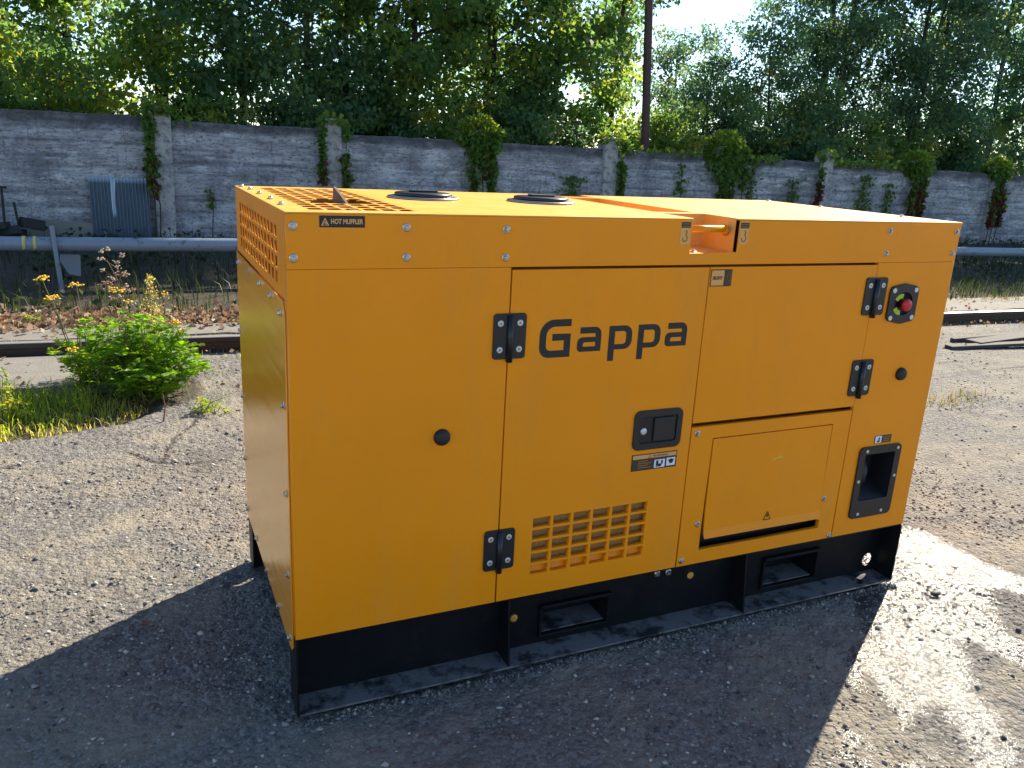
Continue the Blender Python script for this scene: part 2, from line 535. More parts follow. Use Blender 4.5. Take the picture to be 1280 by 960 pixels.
m = M['galv'] = mat('weathered_blue_grey_sheet', (.13, .20, .25, 1), .5, .2)
k = NT(m); v = k.coord()
c = k.mix(k.noise(k.coord((5, 1, .6)), 5, 6, .65), (.055, .085, .11, 1), (.11, .15, .185, 1))
k.to('Base Color', k.mix(k.attr('drip'), c, (.52, .60, .66, 1)))
m = M['pipe'] = mat('blue_grey_pipe_paint', (.12, .2, .3, 1), .42)
k = NT(m); v = k.coord()
c = k.mix(k.noise(k.coord((.5, 3, 3)), 4, 6, .65), (.14, .19, .25, 1), (.22, .275, .33, 1))
k.to('Base Color', k.mix(k.ramp(k.noise(v, 9, 7, .72), [(.57, 0.0), (.66, 1.0)]), c, (.10, .065, .045, 1)))
M['band'] = mat('yellow_band_paint', (.55, .50, .14, 1), .6)
m = M['rail'] = mat('rusty_rail', (.03, .024, .02, 1), .6, .3)
k = NT(m); v = k.coord()
k.to('Base Color', k.mix(k.noise(v, 14, 6, .7), (.022, .018, .017, 1), (.075, .045, .03, 1)))
M['railtop'] = mat('worn_rail_top', (.42, .40, .37, 1), .45, .6)
m = M['pole'] = mat('rusty_pole', (.07, .035, .03, 1), .8)
k = NT(m); v = k.coord()
k.to('Base Color', k.mix(k.noise(v, 7, 7, .7), (.045, .026, .026, 1), (.12, .06, .045, 1)))
m = M['bark'] = mat('bark', (.05, .042, .034, 1), .95)
k = NT(m); v = k.coord((1, 1, .25))
k.to('Base Color', k.mix(k.noise(v, 12, 6, .7), (.022, .018, .015, 1), (.085, .07, .055, 1)))
k.to('Normal', k.bump(k.noise(v, 22, 6, .7), .8, .03))
M['wood'] = mat('weathered_board', (.05, .045, .042, 1), .85)
M['scrap'] = mat('dark_scrap_steel', (.02, .019, .019, 1), .7)
M['pale_plate'] = mat('pale_greenish_concrete', (.20, .205, .165, 1), .95)
M['box_grey'] = mat('pale_blue_box', (.17, .22, .26, 1), .6)

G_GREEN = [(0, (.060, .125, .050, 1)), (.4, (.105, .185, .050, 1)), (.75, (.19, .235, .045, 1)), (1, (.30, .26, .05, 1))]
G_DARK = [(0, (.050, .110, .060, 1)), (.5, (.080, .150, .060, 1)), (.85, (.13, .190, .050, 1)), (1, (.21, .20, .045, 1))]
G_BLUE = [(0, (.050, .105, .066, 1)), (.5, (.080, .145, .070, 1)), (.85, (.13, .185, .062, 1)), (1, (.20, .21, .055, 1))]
M['leaf_green'] = leaf_mat('green_tree_leaf', G_GREEN, .6)
M['leaf_dark'] = leaf_mat('dark_tree_leaf', G_DARK, .55)
M['leaf_blue'] = leaf_mat('blue_green_tree_leaf', G_BLUE, .5)
M['vine_leaf'] = leaf_mat('vine_leaf', [(0, (.05, .11, .022, 1)), (.5, (.09, .17, .03, 1)), (.84, (.20, .25, .04, 1)), (.90, (.11, .06, .03, 1)), (1, (.125, .028, .026, 1))], .45)
M['herb_leaf'] = leaf_mat('herb_leaf', [(0, (.06, .14, .018, 1)), (.5, (.11, .22, .025, 1)), (.8, (.19, .28, .035, 1)), (1, (.30, .31, .04, 1))], .58)
M['grass'] = leaf_mat('grass_blade', [(0, (.09, .19, .025, 1)), (.5, (.19, .28, .035, 1)), (.85, (.28, .28, .055, 1)), (1, (.36, .30, .11, 1))], .55)
M['dry_blade'] = leaf_mat('dry_blade', [(0, (.10, .12, .03, 1)), (.5, (.20, .18, .07, 1)), (1, (.27, .21, .10, 1))], .3)
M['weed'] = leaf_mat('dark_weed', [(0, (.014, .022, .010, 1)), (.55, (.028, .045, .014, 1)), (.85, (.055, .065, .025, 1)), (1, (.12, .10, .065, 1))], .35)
M['fallen'] = leaf_mat('fallen_leaf', [(0, (.085, .055, .036, 1)), (.45, (.19, .128, .080, 1)), (.8, (.33, .25, .165, 1)), (1, (.44, .37, .21, 1))], .25)
M['flower'] = mat('yellow_flower', (.75, .48, .02, 1), .6)
M['dry'] = mat('dried_flower_head', (.26, .15, .09, 1), .9)
M['dry_pale'] = mat('dried_pale_head', (.42, .33, .25, 1), .9)
M['stem'] = mat('plant_stem', (.12, .13, .035, 1), .7)
M['stem_dry'] = mat('dry_stem', (.15, .08, .05, 1), .8)
m = M['chips'] = mat('stone_chips', (.3, .3, .3, 1), .85)
k = NT(m)
k.to('Base Color', k.ramp(k.attr('tint'), [(0, (.06, .058, .056, 1)), (.35, (.17, .158, .142, 1)), (.7, (.31, .285, .245, 1)), (1, (.52, .50, .45, 1))]))

# ------------------------------------------------------------------ the ground
rng = np.random.default_rng(7)
def wall_y(x): return 11.8 - .035 * x
def rail_y(x): return 4.40 - .052 * np.clip(x, -14, 20)

# terrain: one sheet to the horizon
def axis(a, b, fine0, fine1, step, grow=1.25, big=60):
    out = list(np.arange(fine0, fine1, step)); s = step; x = out[-1]
    while x < b: s = min(s * grow, big); x += s; out.append(x)
    s = step; x = out[0]
    while x > a: s = min(s * grow, big); x -= s; out.insert(0, x)
    return np.array(out)

def sheet(name, xs, ys, zf, m, smooth=True):
    X, Y = np.meshgrid(xs, ys)
    Z = zf(X, Y)
    nx, ny = len(xs), len(ys)
    idx = np.arange(nx * ny).reshape(ny, nx)
    q = np.stack([idx[:-1, :-1], idx[:-1, 1:], idx[1:, 1:], idx[1:, :-1]], -1).reshape(-1, 4)
    me = np_mesh(name, np.stack([X, Y, Z], -1).reshape(-1, 3), q, m, smooth)
    return me, X.ravel(), Y.ravel()

me, X, Y = sheet('terrain', axis(-900, 1500, -4, 22, .12), axis(-900, 1500, 4.0, 14, .10),
                 lambda X, Y: -.045 + np.clip((Y - 5.4) / 3, 0, 1) * (.10 * (fbm(X * 1.3, Y * 1.3, 3) - .4) + .03 * fbm(X * 5, Y * 5, 9)), M['soil'])
tag(ob('terrain', me), kind='structure')

# asphalt yard
SOILP = [(-6, 2.45), (-1.5, 2.62), (-1.02, 2.66), (-.72, 2.70), (-.44, 2.80), (-.26, 3.02), (-.02, 3.18), (.03, 3.45), (-.06, 3.9), (-.6, 3.75), (-.9, 3.55), (-6, 3.7)]
WETP = [(2.79, .409), (2.876, .277), (2.866, .086), (2.893, -.087), (2.938, -.187), (2.809, -.273), (2.709, -.193), (2.482, -.268), (2.446, -.397), (2.459, -.507), (2.295, -.617), (2.278, -.457), (2.241, -.377), (2.163, -.375), (2.088, -.495), (2.007, -.642), (1.918, -.747), (1.76, -.879), (1.627, -.922), (1.756, -.776), (1.827, -.655), (1.829, -.583), (1.739, -.614), (1.659, -.611), (1.69, -.523), (1.742, -.422), (1.617, -.475), (1.62, -.413), (1.929, -.238), (2.029, -.107), (2.10, .05), (2.332, .25)]
WETP2 = [(1.48, -.582), (1.537, -.676), (1.656, -.685), (1.66, -.774), (1.548, -.876), (1.352, -.816), (1.222, -.75), (1.334, -.65)]
CRACKS = [[(-.28, 2.152), (-.154, 2.092), (.092, 2.097), (.525, 1.851), (1.4, 1.7)], [(-.28, 2.152), (-.209, 2.496), (-.097, 2.668), (-.005, 3.026)],
          [(-1.9, 2.1), (-.975, 2.288), (-.912, 2.311)], [(-.42, 2.33), (-.28, 2.141)], [(4.9, 3.2), (6.29, 2.99), (6.62, 2.42), (7.4, 2.1)], [(5.0, 2.3), (5.9, 1.6), (7.2, 1.5)]]
def asph_z(X, Y):
    z = -.010 * fbm(X * 2.2, Y * 2.2, 21) - .007 * fbm(X * 14, Y * 14, 5, 3) - .009 * vnoise(X * 48, Y * 48, 8)
    # low soil patch where the grass grows, sunk below the broken edge
    wob = .10 * (fbm(X * 5, Y * 5, 33) - .5)
    s = in_poly(X, Y + wob, SOILP)
    z = z - np.where(s, .025 * np.clip(poly_dist(X, Y + wob, SOILP) / .06, 0, 1), 0)
    for c in CRACKS:
        d = poly_dist(X + .05 * (fbm(X * 9, Y * 9, 41) - .5), Y + .05 * (fbm(X * 9, Y * 9, 43) - .5), c, False)
        z = z - .010 * np.clip(1 - d / .016, 0, 1) * (fbm(X * 6, Y * 6, 44) > .46)
    return z
me, X, Y = sheet('asphalt_yard', axis(-60, 90, -1.6, 3.3, .0125), np.append(axis(-60, 3.6, -1.35, 3.3, .0125, 1.08), []), asph_z, M['asphalt'])
# slide the last rows so that the sheet ends at the rail
co = np.empty(len(me.vertices) * 3, np.float32); me.vertices.foreach_get('co', co); co = co.reshape(-1, 3)
ymax = co[:, 1].max(); t = np.clip((co[:, 1] - 3.0) / (ymax - 3.0), 0, 1)
co[:, 1] = np.where(co[:, 1] > 3.0, 3.0 + t * (rail_y(co[:, 0]) - .036 - 3.0), co[:, 1])
me.vertices.foreach_set('co', co.ravel()); me.update()
X, Y = co[:, 0], co[:, 1]
wob = .10 * (fbm(X * 5, Y * 5, 33) - .5)
s = in_poly(X, Y + wob, SOILP); d = poly_dist(X, Y + wob, SOILP)
add_attr(me, 'soil', np.where(s, np.clip(.5 + d / .08, 0, 1), np.clip(.5 - d / .03, 0, 1)) * (.6 + .4 * fbm(X * 8, Y * 8, 6)))
wx = X + .10 * (fbm(X * 6, Y * 6, 61) - .5); wy = Y + .10 * (fbm(X * 6, Y * 6, 62) - .5)
s = in_poly(wx, wy, WETP); d = poly_dist(wx, wy, WETP)
wt = np.where(s, np.clip(.52 + d / .13, 0, .95), np.clip(.50 - d / .14, 0, 1))
s = in_poly(wx, wy, WETP2); d = poly_dist(wx, wy, WETP2)
add_attr(me, 'wet', np.maximum(wt, np.where(s, np.clip(.40 + d / .8, 0, .48), np.clip(.40 - d / .2, 0, 1))))
ck = np.zeros(len(X))
for c in CRACKS:
    d = poly_dist(X + .05 * (fbm(X * 9, Y * 9, 41) - .5), Y + .05 * (fbm(X * 9, Y * 9, 43) - .5), c, False)
    ck = np.maximum(ck, .85 * np.clip(1.2 - d / .014, 0, 1) * (fbm(X * 6, Y * 6, 44) > .38))
add_attr(me, 'crack', ck)
tag(ob('asphalt_yard', me), kind='structure')

# loose stone chips bedded in the asphalt
def chips(name, n, x0, x1, y0, y1, smin, smax, seed, label, keep=None):
    r = np.random.default_rng(seed)
    px = r.uniform(x0, x1, n); py = r.uniform(y0, y1, n)
    ok = ~in_poly(px, py, SOILP)
    ok &= ~((px > .0) & (px < 2.31) & (py > -.005) & (py < 1.0))
    ok &= py < rail_y(px) - .08
    ok &= r.uniform(size=n) < np.clip(4.5 * (fbm(px * 2.1, py * 2.1, 77) - .36), .06, 1)
    px, py = px[ok], py[ok]; n = len(px)
    s = smin * (smax / smin) ** (r.uniform(size=n) ** 2.2)
    base = np.array([(1, 0, 0), (0, 1, 0), (-1, 0, 0), (0, -1, 0), (0, 0, 1), (0, 0, -1)], float)
    v = base[None] * r.uniform(.6, 1.3, (n, 6, 1)) + r.normal(0, .18, (n, 6, 3))
    v *= s[:, None, None] * np.array([1, 1, .62])
    a = r.uniform(0, 6.283, n); ca, sa = np.cos(a), np.sin(a)
    vx = v[..., 0] * ca[:, None] - v[..., 1] * sa[:, None]; vy = v[..., 0] * sa[:, None] + v[..., 1] * ca[:, None]
    z = asph_z(px, py) + s * .12
    P = np.stack([vx + px[:, None], vy + py[:, None], v[..., 2] + z[:, None]], -1).reshape(-1, 3)
    tri = np.array([(0, 1, 4), (1, 2, 4), (2, 3, 4), (3, 0, 4), (1, 0, 5), (2, 1, 5), (3, 2, 5), (0, 3, 5)])
    F = (tri[None] + (np.arange(n) * 6)[:, None, None]).reshape(-1, 3)
    me = np_mesh(name, P, F, M['chips'])
    add_attr(me, 'tint', np.repeat(np.clip(r.normal(.40, .30, n), 0, 1), 8), 'FACE')
    tag(ob(name, me), label, 'gravel', kind='stuff')
chips('stone_chips', 46000, -1.7, 3.6, -1.4, 2.4, .0028, .0105, 3, 'fine loose stone chips strewn over the worn asphalt yard')
chips('gravel', 20000, -2.6, 7, -1.3, 4.1, .004, .0125, 4, 'scattered larger gravel lying on the worn asphalt yard')

rg = np.random.default_rng(91)
def grit_row(n):
    px = rg.uniform(.0, 2.32, n); py = -np.abs(rg.normal(0, .012, n)) - .003
    s_ = .0025 * 3.2 ** (rg.uniform(size=n) ** 1.8)
    base_ = np.array([(1, 0, 0), (0, 1, 0), (-1, 0, 0), (0, -1, 0), (0, 0, 1), (0, 0, -1)], float)
    v = (base_[None] * rg.uniform(.6, 1.3, (n, 6, 1)) + rg.normal(0, .18, (n, 6, 3))) * s_[:, None, None]
    P = (v + np.stack([px, py, asph_z(px, py) + s_ * .3 + .004 * np.clip(1 + py / .02, 0, 1)], -1)[:, None, :]).reshape(-1, 3)
    tri = np.array([(0, 1, 4), (1, 2, 4), (2, 3, 4), (3, 0, 4), (1, 0, 5), (2, 1, 5), (3, 2, 5), (0, 3, 5)])
    me = np_mesh('grit', P, (tri[None] + (np.arange(n) * 6)[:, None, None]).reshape(-1, 3), M['chips'])
    add_attr(me, 'tint', np.repeat(np.clip(rg.normal(.3, .25, n), 0, 1), 8), 'FACE')
    tag(ob('grit', me), 'grit gathered along the foot of the black generator base', 'grit', kind='stuff')
grit_row(2600)

# rail, slab, pale strip beyond the rail
def strip(name, x0, x1, f0, f1, z0, z1, m, n=60, seed=0, rough=.0):
    b = MB(); xs = np.linspace(x0, x1, n); v = []; f = []
    for i, x in enumerate(xs):
        a = f0(x) + rough * (vnoise(x * 3, 0, seed) - .5); c = f1(x) + rough * (vnoise(x * 3, 7, seed + 1) - .5)
        v += [(x, a, z0), (x, a, z1), (x, c, z1), (x, c, z0)]
    for i in range(n - 1):
        for kx in range(4):
            p = i * 4 + kx; q = i * 4 + (kx + 1) % 4
            f.append((p, q, q + 4, p + 4))
    f += [(0, 1, 2, 3), tuple((n - 1) * 4 + kx for kx in (3, 2, 1, 0))]
    b.add(v, f)
    return b.build(name, m)
rail = empty('railway_rail', (0, 4.4, 0))
tag(rail, 'dark rusty steel rail running across the yard behind the yellow generator', 'rail')
RP = [(-.062, -.03), (-.062, -.012), (-.012, .004), (-.012, .058), (-.036, .066), (-.036, .098), (.036, .098), (.036, .066), (.012, .058), (.012, .004), (.062, -.012), (.062, -.03)]
b = MB(); n = len(RP)
for (x) in (-14.0, 20.0):
    b.v += [(x, u + rail_y(x) - 4.4, w) for u, w in RP]
b.f += [(i, (i + 1) % n, (i + 1) % n + n, i + n) for i in range(n)]
b.build('rail_profile', M['rail'], rail)
b = MB()
for (x) in (-14.0, 20.0): b.v += [(x, u + rail_y(x) - 4.4, w) for u, w in ((-.034, .0985), (-.03, .102), (.03, .102), (.034, .0985))]
b.f += [(i, i + 1, i + 5, i + 4) for i in range(3)]
b.build('running_surface', M['railtop'], rail)
o = strip('concrete_slab', -7, -.42, lambda x: 3.56 - .05 * x * 0, lambda x: rail_y(x) - .07, -.06, .018, M['slab'], 30, 5, .05)
tag(o, kind='structure')
o = strip('dirt_path', -14, 20, lambda x: rail_y(x) + .07, lambda x: rail_y(x) + 1.30, -.06, -.004, M['gravel'], 160, 8, .06)
tag(o, kind='structure')
o = strip('path_slab', -14, 20, lambda x: rail_y(x) + .48, lambda x: rail_y(x) + .92, -.05, .010, M['slab'], 160, 18, .10)
tag(o, kind='structure')

# ------------------------------------------------------------------ the concrete wall
SP = 2.53; PX0 = .164
wall = empty('concrete_wall', (0, 11.8, 0))
tag(wall, 'long weathered grey board-marked concrete wall with round-topped posts behind the yard', 'wall')
TOPZ = {-2: 1.76, -1: 1.74, 0: 1.71, 1: 1.65, 2: 1.64, 3: 1.63, 4: 1.61, 5: 1.61, 6: 1.57, 7: 1.55, 8: 1.54, 9: 1.54, 10: 1.53, 11: 1.53, 12: 1.53}
for i in range(-2, 12):
    xa, xb = PX0 + i * SP + .10, PX0 + (i + 1) * SP - .10
    nx, nz = 70, 54; h = TOPZ[i]
    xs = np.linspace(xa, xb, nx); zs = np.linspace(-.15, h, nz)
    XX, ZZ = np.meshgrid(xs, zs)
    row = np.floor((ZZ + .05 * i) / .185)
    fr = (ZZ + .05 * i) / .185 - row
    offs = (np.sin(row * 12.9898 + i * 3.3) * 43758.5) % 1.0
    joint = np.clip(1 - np.minimum(fr, 1 - fr) / .10, 0, 1) * (fbm(XX * 3, ZZ * 3 + row, 12) > .42)
    D = .014 * offs - .012 * joint + .05 * (fbm(XX * 2.3, ZZ * 4, 31 + i) - .5) + .018 * (vnoise(XX * 13, ZZ * 17, 5 + i) - .5)
    YY = wall_y(XX) - 11.8 - D
    ZZ2 = ZZ + np.where(ZZ > h - .01, .035 * (fbm(XX * 4, XX * 0 + i, 71) - .5), 0)
    front = np.stack([XX, YY, ZZ2], -1).reshape(-1, 3)
    back = np.stack([XX, wall_y(XX) - 11.8 + .16 + 0 * XX, ZZ2], -1).reshape(-1, 3)
    idx = np.arange(nx * nz).reshape(nz, nx); N = nx * nz
    q = [np.stack([idx[:-1, :-1], idx[:-1, 1:], idx[1:, 1:], idx[1:, :-1]], -1).reshape(-1, 4)]
    q.append(q[0][:, ::-1] + N)
    q.append(np.stack([idx[-1, :-1], idx[-1, 1:], idx[-1, 1:] + N, idx[-1, :-1] + N], -1))
    q.append(np.stack([idx[:-1, 0], idx[1:, 0], idx[1:, 0] + N, idx[:-1, 0] + N], -1))
    q.append(np.stack([idx[1:, -1], idx[:-1, -1], idx[:-1, -1] + N, idx[1:, -1] + N], -1))
    me = np_mesh('wall_panel', np.concatenate([front, back]), np.concatenate(q), M['wall'], False)
    md = np.clip((ZZ - (h - .13 - .12 * fbm(XX * 3.5, XX * 0, 90 + i))) / .08, 0, 1) * (.55 + .4 * fbm(XX * 9, ZZ * 9, 4))
    md = np.maximum(md, np.clip((.22 - ZZ) / .2, 0, 1) * .5 * fbm(XX * 5, ZZ * 5, 14 + i))
    add_attr(me, 'mould', np.concatenate([md.ravel(), md.ravel()]))
    add_attr(me, 'joint', np.concatenate([joint.ravel(), joint.ravel()]))
    ob('wall_panel', me, wall)
POSTTOP = {-1: 1.92, 0: 1.92, 1: 1.88, 2: 1.84, 3: 1.84, 4: 1.82, 5: 1.80, 6: 1.76, 7: 1.74, 8: 1.72, 9: 1.72, 10: 1.70, 11: 1.70}
for i in range(-1, 12):
    x = PX0 + i * SP; h = POSTTOP[i]; w = .135 if i != 1 else .15
    outl = [(-w, -.2)] + [(-w, h - w)] + [(-w * math.cos(t), h - w + w * math.sin(t)) for t in np.linspace(.15, math.pi - .15, 11)] + [(w, h - w), (w, -.2)]
    b = MB()
    b.prism(outl, 'y', -.10, .20)
    o = b.build('post', M['post'], wall, bevel=.015)
    o.location = (x, wall_y(x) - 11.8, 0)
    o.rotation_euler = (0, R([.5, -.4, .9, -.7][i % 4]), 0)

# things leaning against the wall / lying at its foot
nx, nz = 150, 12; w, h = .80, .92
us = np.linspace(0, w, nx); vs = np.linspace(0, h, nz)
U, V = np.meshgrid(us, vs)
Dp = .011 * np.sin(U / w * 2 * math.pi * 17) + .01 * np.sin(V * 2.2 + U * 2)
pts = np.stack([U - w / 2, -.001 - Dp, V + .006 * np.sin(U * 9) * (V > h - .05)], -1).reshape(-1, 3)
idx = np.arange(nx * nz).reshape(nz, nx)
q = np.stack([idx[:-1, :-1], idx[:-1, 1:], idx[1:, 1:], idx[1:, :-1]], -1).reshape(-1, 4)
me = np_mesh('corrugated_sheet', pts, q, M['galv'], True)
dr = (np.abs(U - .315 - .01 * np.sin(V * 8)) < .022 + .02 * (V - .4)) & (V > .36)
dr2 = ((V > h - .035 - .03 * vnoise(U * 22, U * 0, 3)))
add_attr(me, 'drip', np.where(dr | dr2, .85, np.where(np.abs(U - .17) < .014, np.where(V < .1, .5, 0), 0)).ravel())
o = ob('corrugated_sheet', me, None, (-.45, wall_y(-.45) - .15, -.06), (R(-4.5), 0, R(-2)))
sm = o.modifiers.new('thickness', 'SOLIDIFY'); sm.thickness = .0012
tag(o, 'blue-grey corrugated metal sheet leaning against the concrete wall', 'metal sheet')
b = MB(); b.prism(rpoly([(-.46, -.1), (.46, -.1), (.46, .19), (.2, .22), (-.1, .245), (-.46, .27)], 0), 'y', -.03, .03)
o = b.build('concrete_plinth_slab', M['pale_plate'], bevel=.008, loc=(-1.30, wall_y(-1.3) - .14, 0))
tag(o, 'smooth pale greenish slab low against the wall, left of the corrugated sheet', 'slab')
o.rotation_euler = (R(-4), 0, 0)

# scrap heap at the far left, foot of the wall
sc = empty('scrap_heap', (-1.95, 11.2, 0)); r = random.Random(5)
tag(sc, 'heap of dark scrap and upright rods at the wall foot, far left', 'scrap heap')
for kx in range(9):
    b = MB(); x = r.uniform(-.35, .35); a = r.uniform(-.3, .3)
    b.box(-r.uniform(.08, .2), r.uniform(.08, .2), -.06, .06, -.05, r.uniform(.04, .14), Matrix.Translation((x, r.uniform(-.15, .15), .05 + .08 * (kx % 3))) @ Matrix.Rotation(a * 3, 4, 'Z') @ Matrix.Rotation(a, 4, 'Y'))
    b.build('scrap_piece', M['scrap'], sc, bevel=.006)
for x, hh, ln in ((-.17, .62, .02), (.05, .72, .015), (.24, .52, -.05)):
    b = MB(); b.tube([(x, 0, 0), (x + ln, 0, hh)], .018, 6)
    if hh > .7: b.box(x - .03, x + .08, -.02, .02, hh - .02, hh + .012)
    b.build('rod', M['scrap'], sc)

# ------------------------------------------------------------------ pipe on short legs
PY = lambda x: 7.36 - .036 * x
pipe = empty('steel_pipe', (0, 7.36, .42))
tag(pipe, 'long blue-grey steel pipe carried low above the ground before the wall', 'pipe')
def pz(x): return .425 - .0050 * (x + 1.4)
b = MB(); xs = np.linspace(-9, 30, 60)
b.tube([(x, PY(x) - 7.36, pz(x) - .42 + .004 * math.sin(x * 1.3)) for x in xs], .071, 20)
b.build('pipe_body', M['pipe'], pipe, True)
for x in (-1.30, -1.205):
    b = MB(); b.tube([(x - .014, PY(x) - 7.36, pz(x) - .42), (x + .014, PY(x) - 7.36, pz(x) - .42)], .0735, 20)
    b.build('painted_band', M['band'], pipe, True)
for x in (-5.2, -1.03, 3.6, 8.2, 13.0, 17.6):
    b = MB()
    b.box(x - .02, x + .02, -.115, -.075, -.52, .19, Matrix.Translation((0, PY(x) - 7.36, 0)) @ Matrix.Translation((x, 0, 0)) @ Matrix.Rotation(R(-3), 4, 'Y') @ Matrix.Translation((-x, 0, 0)))
    b.build('support_leg', M['pipe'], pipe, bevel=.003)
for x in (2.2, 6.0, 10.5):
    b = MB(); b.tube([(x, PY(x) - 7.36, pz(x) - .42), (x + .03, PY(x) - 7.36, pz(x) - .42)], .079, 20)
    b.build('weld_collar', M['pipe'], pipe, True)
b = MB(); b.prism([(-.09, .10), (.09, .10), (.09, -.12), (-.02, -.10), (-.09, .03)], 'y', -.03, .03)
o = b.build('cast_off_panel', M['box_grey'], bevel=.004, loc=(-.92, 7.50, .20))
o.rotation_euler = (R(-6), R(3), R(8))
tag(o, 'torn pale grey panel hanging beneath the pipe beside its leg', 'panel')

# pole behind the wall
b = MB(); b.tube([(9.42, 12.9, -.2), (9.40, 12.9, 1.6), (9.18, 12.9, 4.4), (8.95, 12.9, 8.0)], [.085, .085, .08, .07], 12)
o = b.build('rusty_pole', M['pole'], None, True)
tag(o, 'tall thin rusty pole standing behind the concrete wall before the trees', 'pole')

# ------------------------------------------------------------------ the generator
L, W, H, HB = 2.309, .995, 1.40, .25
gen = empty('diesel_generator', (0, 0, 0))
tag(gen, 'yellow enclosed diesel generator on a black steel base, standing in the yard', 'generator')
Y_, YG = M['yellow'], M['yellow_gloss']

# shared small meshes
def bolt_mesh():
    b = MB()
    b.lathe([(.0105, 0), (.0108, .0015), (.0085, .0028)], 16)
    b.lathe([(.0066, .0026), (.0066, .0068), (.0052, .0082)], 6)
    b.lathe([(.0028, .0080), (.0026, .0088)], 8)
    return b.mesh('bolt', M['zinc'])
BOLT = bolt_mesh()
def screw_mesh():
    b = MB(); b.lathe([(.0088, 0), (.0088, .0012), (.0070, .0020)], 16)
    return b.mesh('screw', M['washer'])
SCREW = screw_mesh()
def screw_core_mesh():
    b = MB(); b.lathe([(.0036, 0), (.0034, .0018)], 8); return b.mesh('screw_socket', M['steel'])
CORE = screw_core_mesh()
ROT = {'front': (R(90), 0, 0), 'left': (0, R(-90), 0), 'top': (0, 0, 0)}
rb = random.Random(11)
def bolt(p, face, parent, me=None, name='bolt'):
    rx, ry, rz = ROT[face]
    o = ob(name, me or BOLT, parent, p)
    q = Quaternion((0, 0, 1), rb.uniform(0, 6.28))
    import mathutils
    base = mathutils.Euler((rx, ry, rz)).to_quaternion()
    o.rotation_euler = (base @ q).to_euler()
    return o

# inner body (frame behind the panels)
b = MB()
b.box(.44, L - .02, .09, W - .02, HB, 1.26)
b.box(.02, .44, .09, W - .02, HB, 1.13)
b.build('inner_frame', Y_, gen)
# front panels --------------------------------------------------------------
plate('front_panel', [rect(0, .590, HB + .001, 1.2625)], .018, FRONT, 0, Y_, gen, .0012)
fp_knob = MB(); fp_knob.lathe([(.0235, 0), (.0235, .006), (.0205, .013), (.013, .017)], 24, Matrix.Translation((.405, 0, .799)) @ Matrix.Rotation(R(90), 4, 'X'))
fp_knob.build('rubber_plug', M['rubber'], gen, True)
# main door with its vent
vx0, vx1, vz0, vz1 = .703, 1.107, .322, .510
holes = []
nxh, nzh = 6, 5
cw = (vx1 - vx0 + .010) / nxh; ch = (vz1 - vz0 + .008) / nzh
for i in range(nxh):
    for j in range(nzh):
        holes.append(rect(vx0 + i * cw, vx0 + (i + 1) * cw - .010, vz0 + j * ch, vz0 + (j + 1) * ch - .008))
door = plate('door', [rect(.594, 1.2455, .252, 1.2555)] + holes, .018, FRONT, .0005, Y_, gen, .0010)
b = MB(); b.box(.690, 1.120, .030, .036, .30, .53); b.build('vent_foam', M['foam'], door)
b = MB(); b.add([(.695, .019, .318), (1.115, .019, .318), (1.115, .029, .350), (.695, .029, .350)], [(0, 1, 2, 3)]); b.build('vent_tray', Y_, door)
# logo letters
def letter(name, x, z, loops):
    plate(name, [[(x + u, z + v) for u, v in lp] for lp in loops], .0006, FRONT, .0013, M['ink'], door)
sg = .0205
wG, hG = .098, .110
G = rpoly([(wG, hG), (0, hG), (0, 0), (wG, 0), (wG, .068), (.040, .069), (.040, .049), (wG - sg, .049), (wG - sg, sg), (sg, sg), (sg, hG - sg), (wG, hG - sg)],
          [0, .044, .030, 0, 0, 0, 0, 0, 0, .014, .026, 0], 6)
def a_loops():
    w, h, s = .078, .072, .0185
    o = rpoly([(.008, h), (w, h), (w, 0), (0, 0), (0, .0425), (w - s, .0425), (w - s, h - s), (.008, h - s)], [0, .022, 0, .012, .016, 0, .008, 0], 5)
    i = rpoly([(s, .0145), (w - s, .0145), (w - s, .0275), (s, .0275)], [.003, 0, 0, .006], 4)
    return [o, i]
def p_loops():
    w, h, s, d = .079, .071, .0200, .034
    o = rpoly([(0, h), (w, h), (w, 0), (s, 0), (s, -d), (0, -d)], [0, .026, .026, 0, 0, 0], 6)
    i = rpoly([(s, .0155), (w - s, .0155), (w - s, h - .0165), (s, h - .0165)], [0, .010, .010, 0], 4)
    return [o, i]
letter('letter_g', .687, 1.005, [G])
letter('letter_a', .808, 1.017, a_loops())
letter('letter_p', .912, 1.018, p_loops())
letter('letter_p', 1.012, 1.018, p_loops())
letter('letter_a', 1.109, 1.018, a_loops())
# hinges --------------------------------------------------------------------
def hinge(xc, z0, z1, parent):
    w = .049
    h_ = plate('hinge', [rpoly([(xc - w, z0), (xc + w, z0), (xc + w, z1), (xc - w, z1)], .010)], .005, FRONT, .0056, M['plastic'], parent, .001)
    b = MB(); b.tube([(xc, -.008, z0 - .008), (xc, -.008, z1 - .006)], .0092, 12); b.tube([(xc, -.008, z0 + .06), (xc, -.008, z0 + .061)], .0098, 12)
    b.build('knuckle', M['plastic'], h_, True)
    for sx in (-.029, .029):
        for z in (z0 + .027, z1 - .027):
            ob('screw', SCREW, h_, (xc + sx, -.0056, z), ROT['front'])
            ob('screw_socket', CORE, h_, (xc + sx, -.0072, z), ROT['front'])
hinge(.593, 1.010, 1.138, gen); hinge(.594, .362, .492, gen)
hinge(1.946, 1.085, 1.214, gen); hinge(1.946, .798, .928, gen)
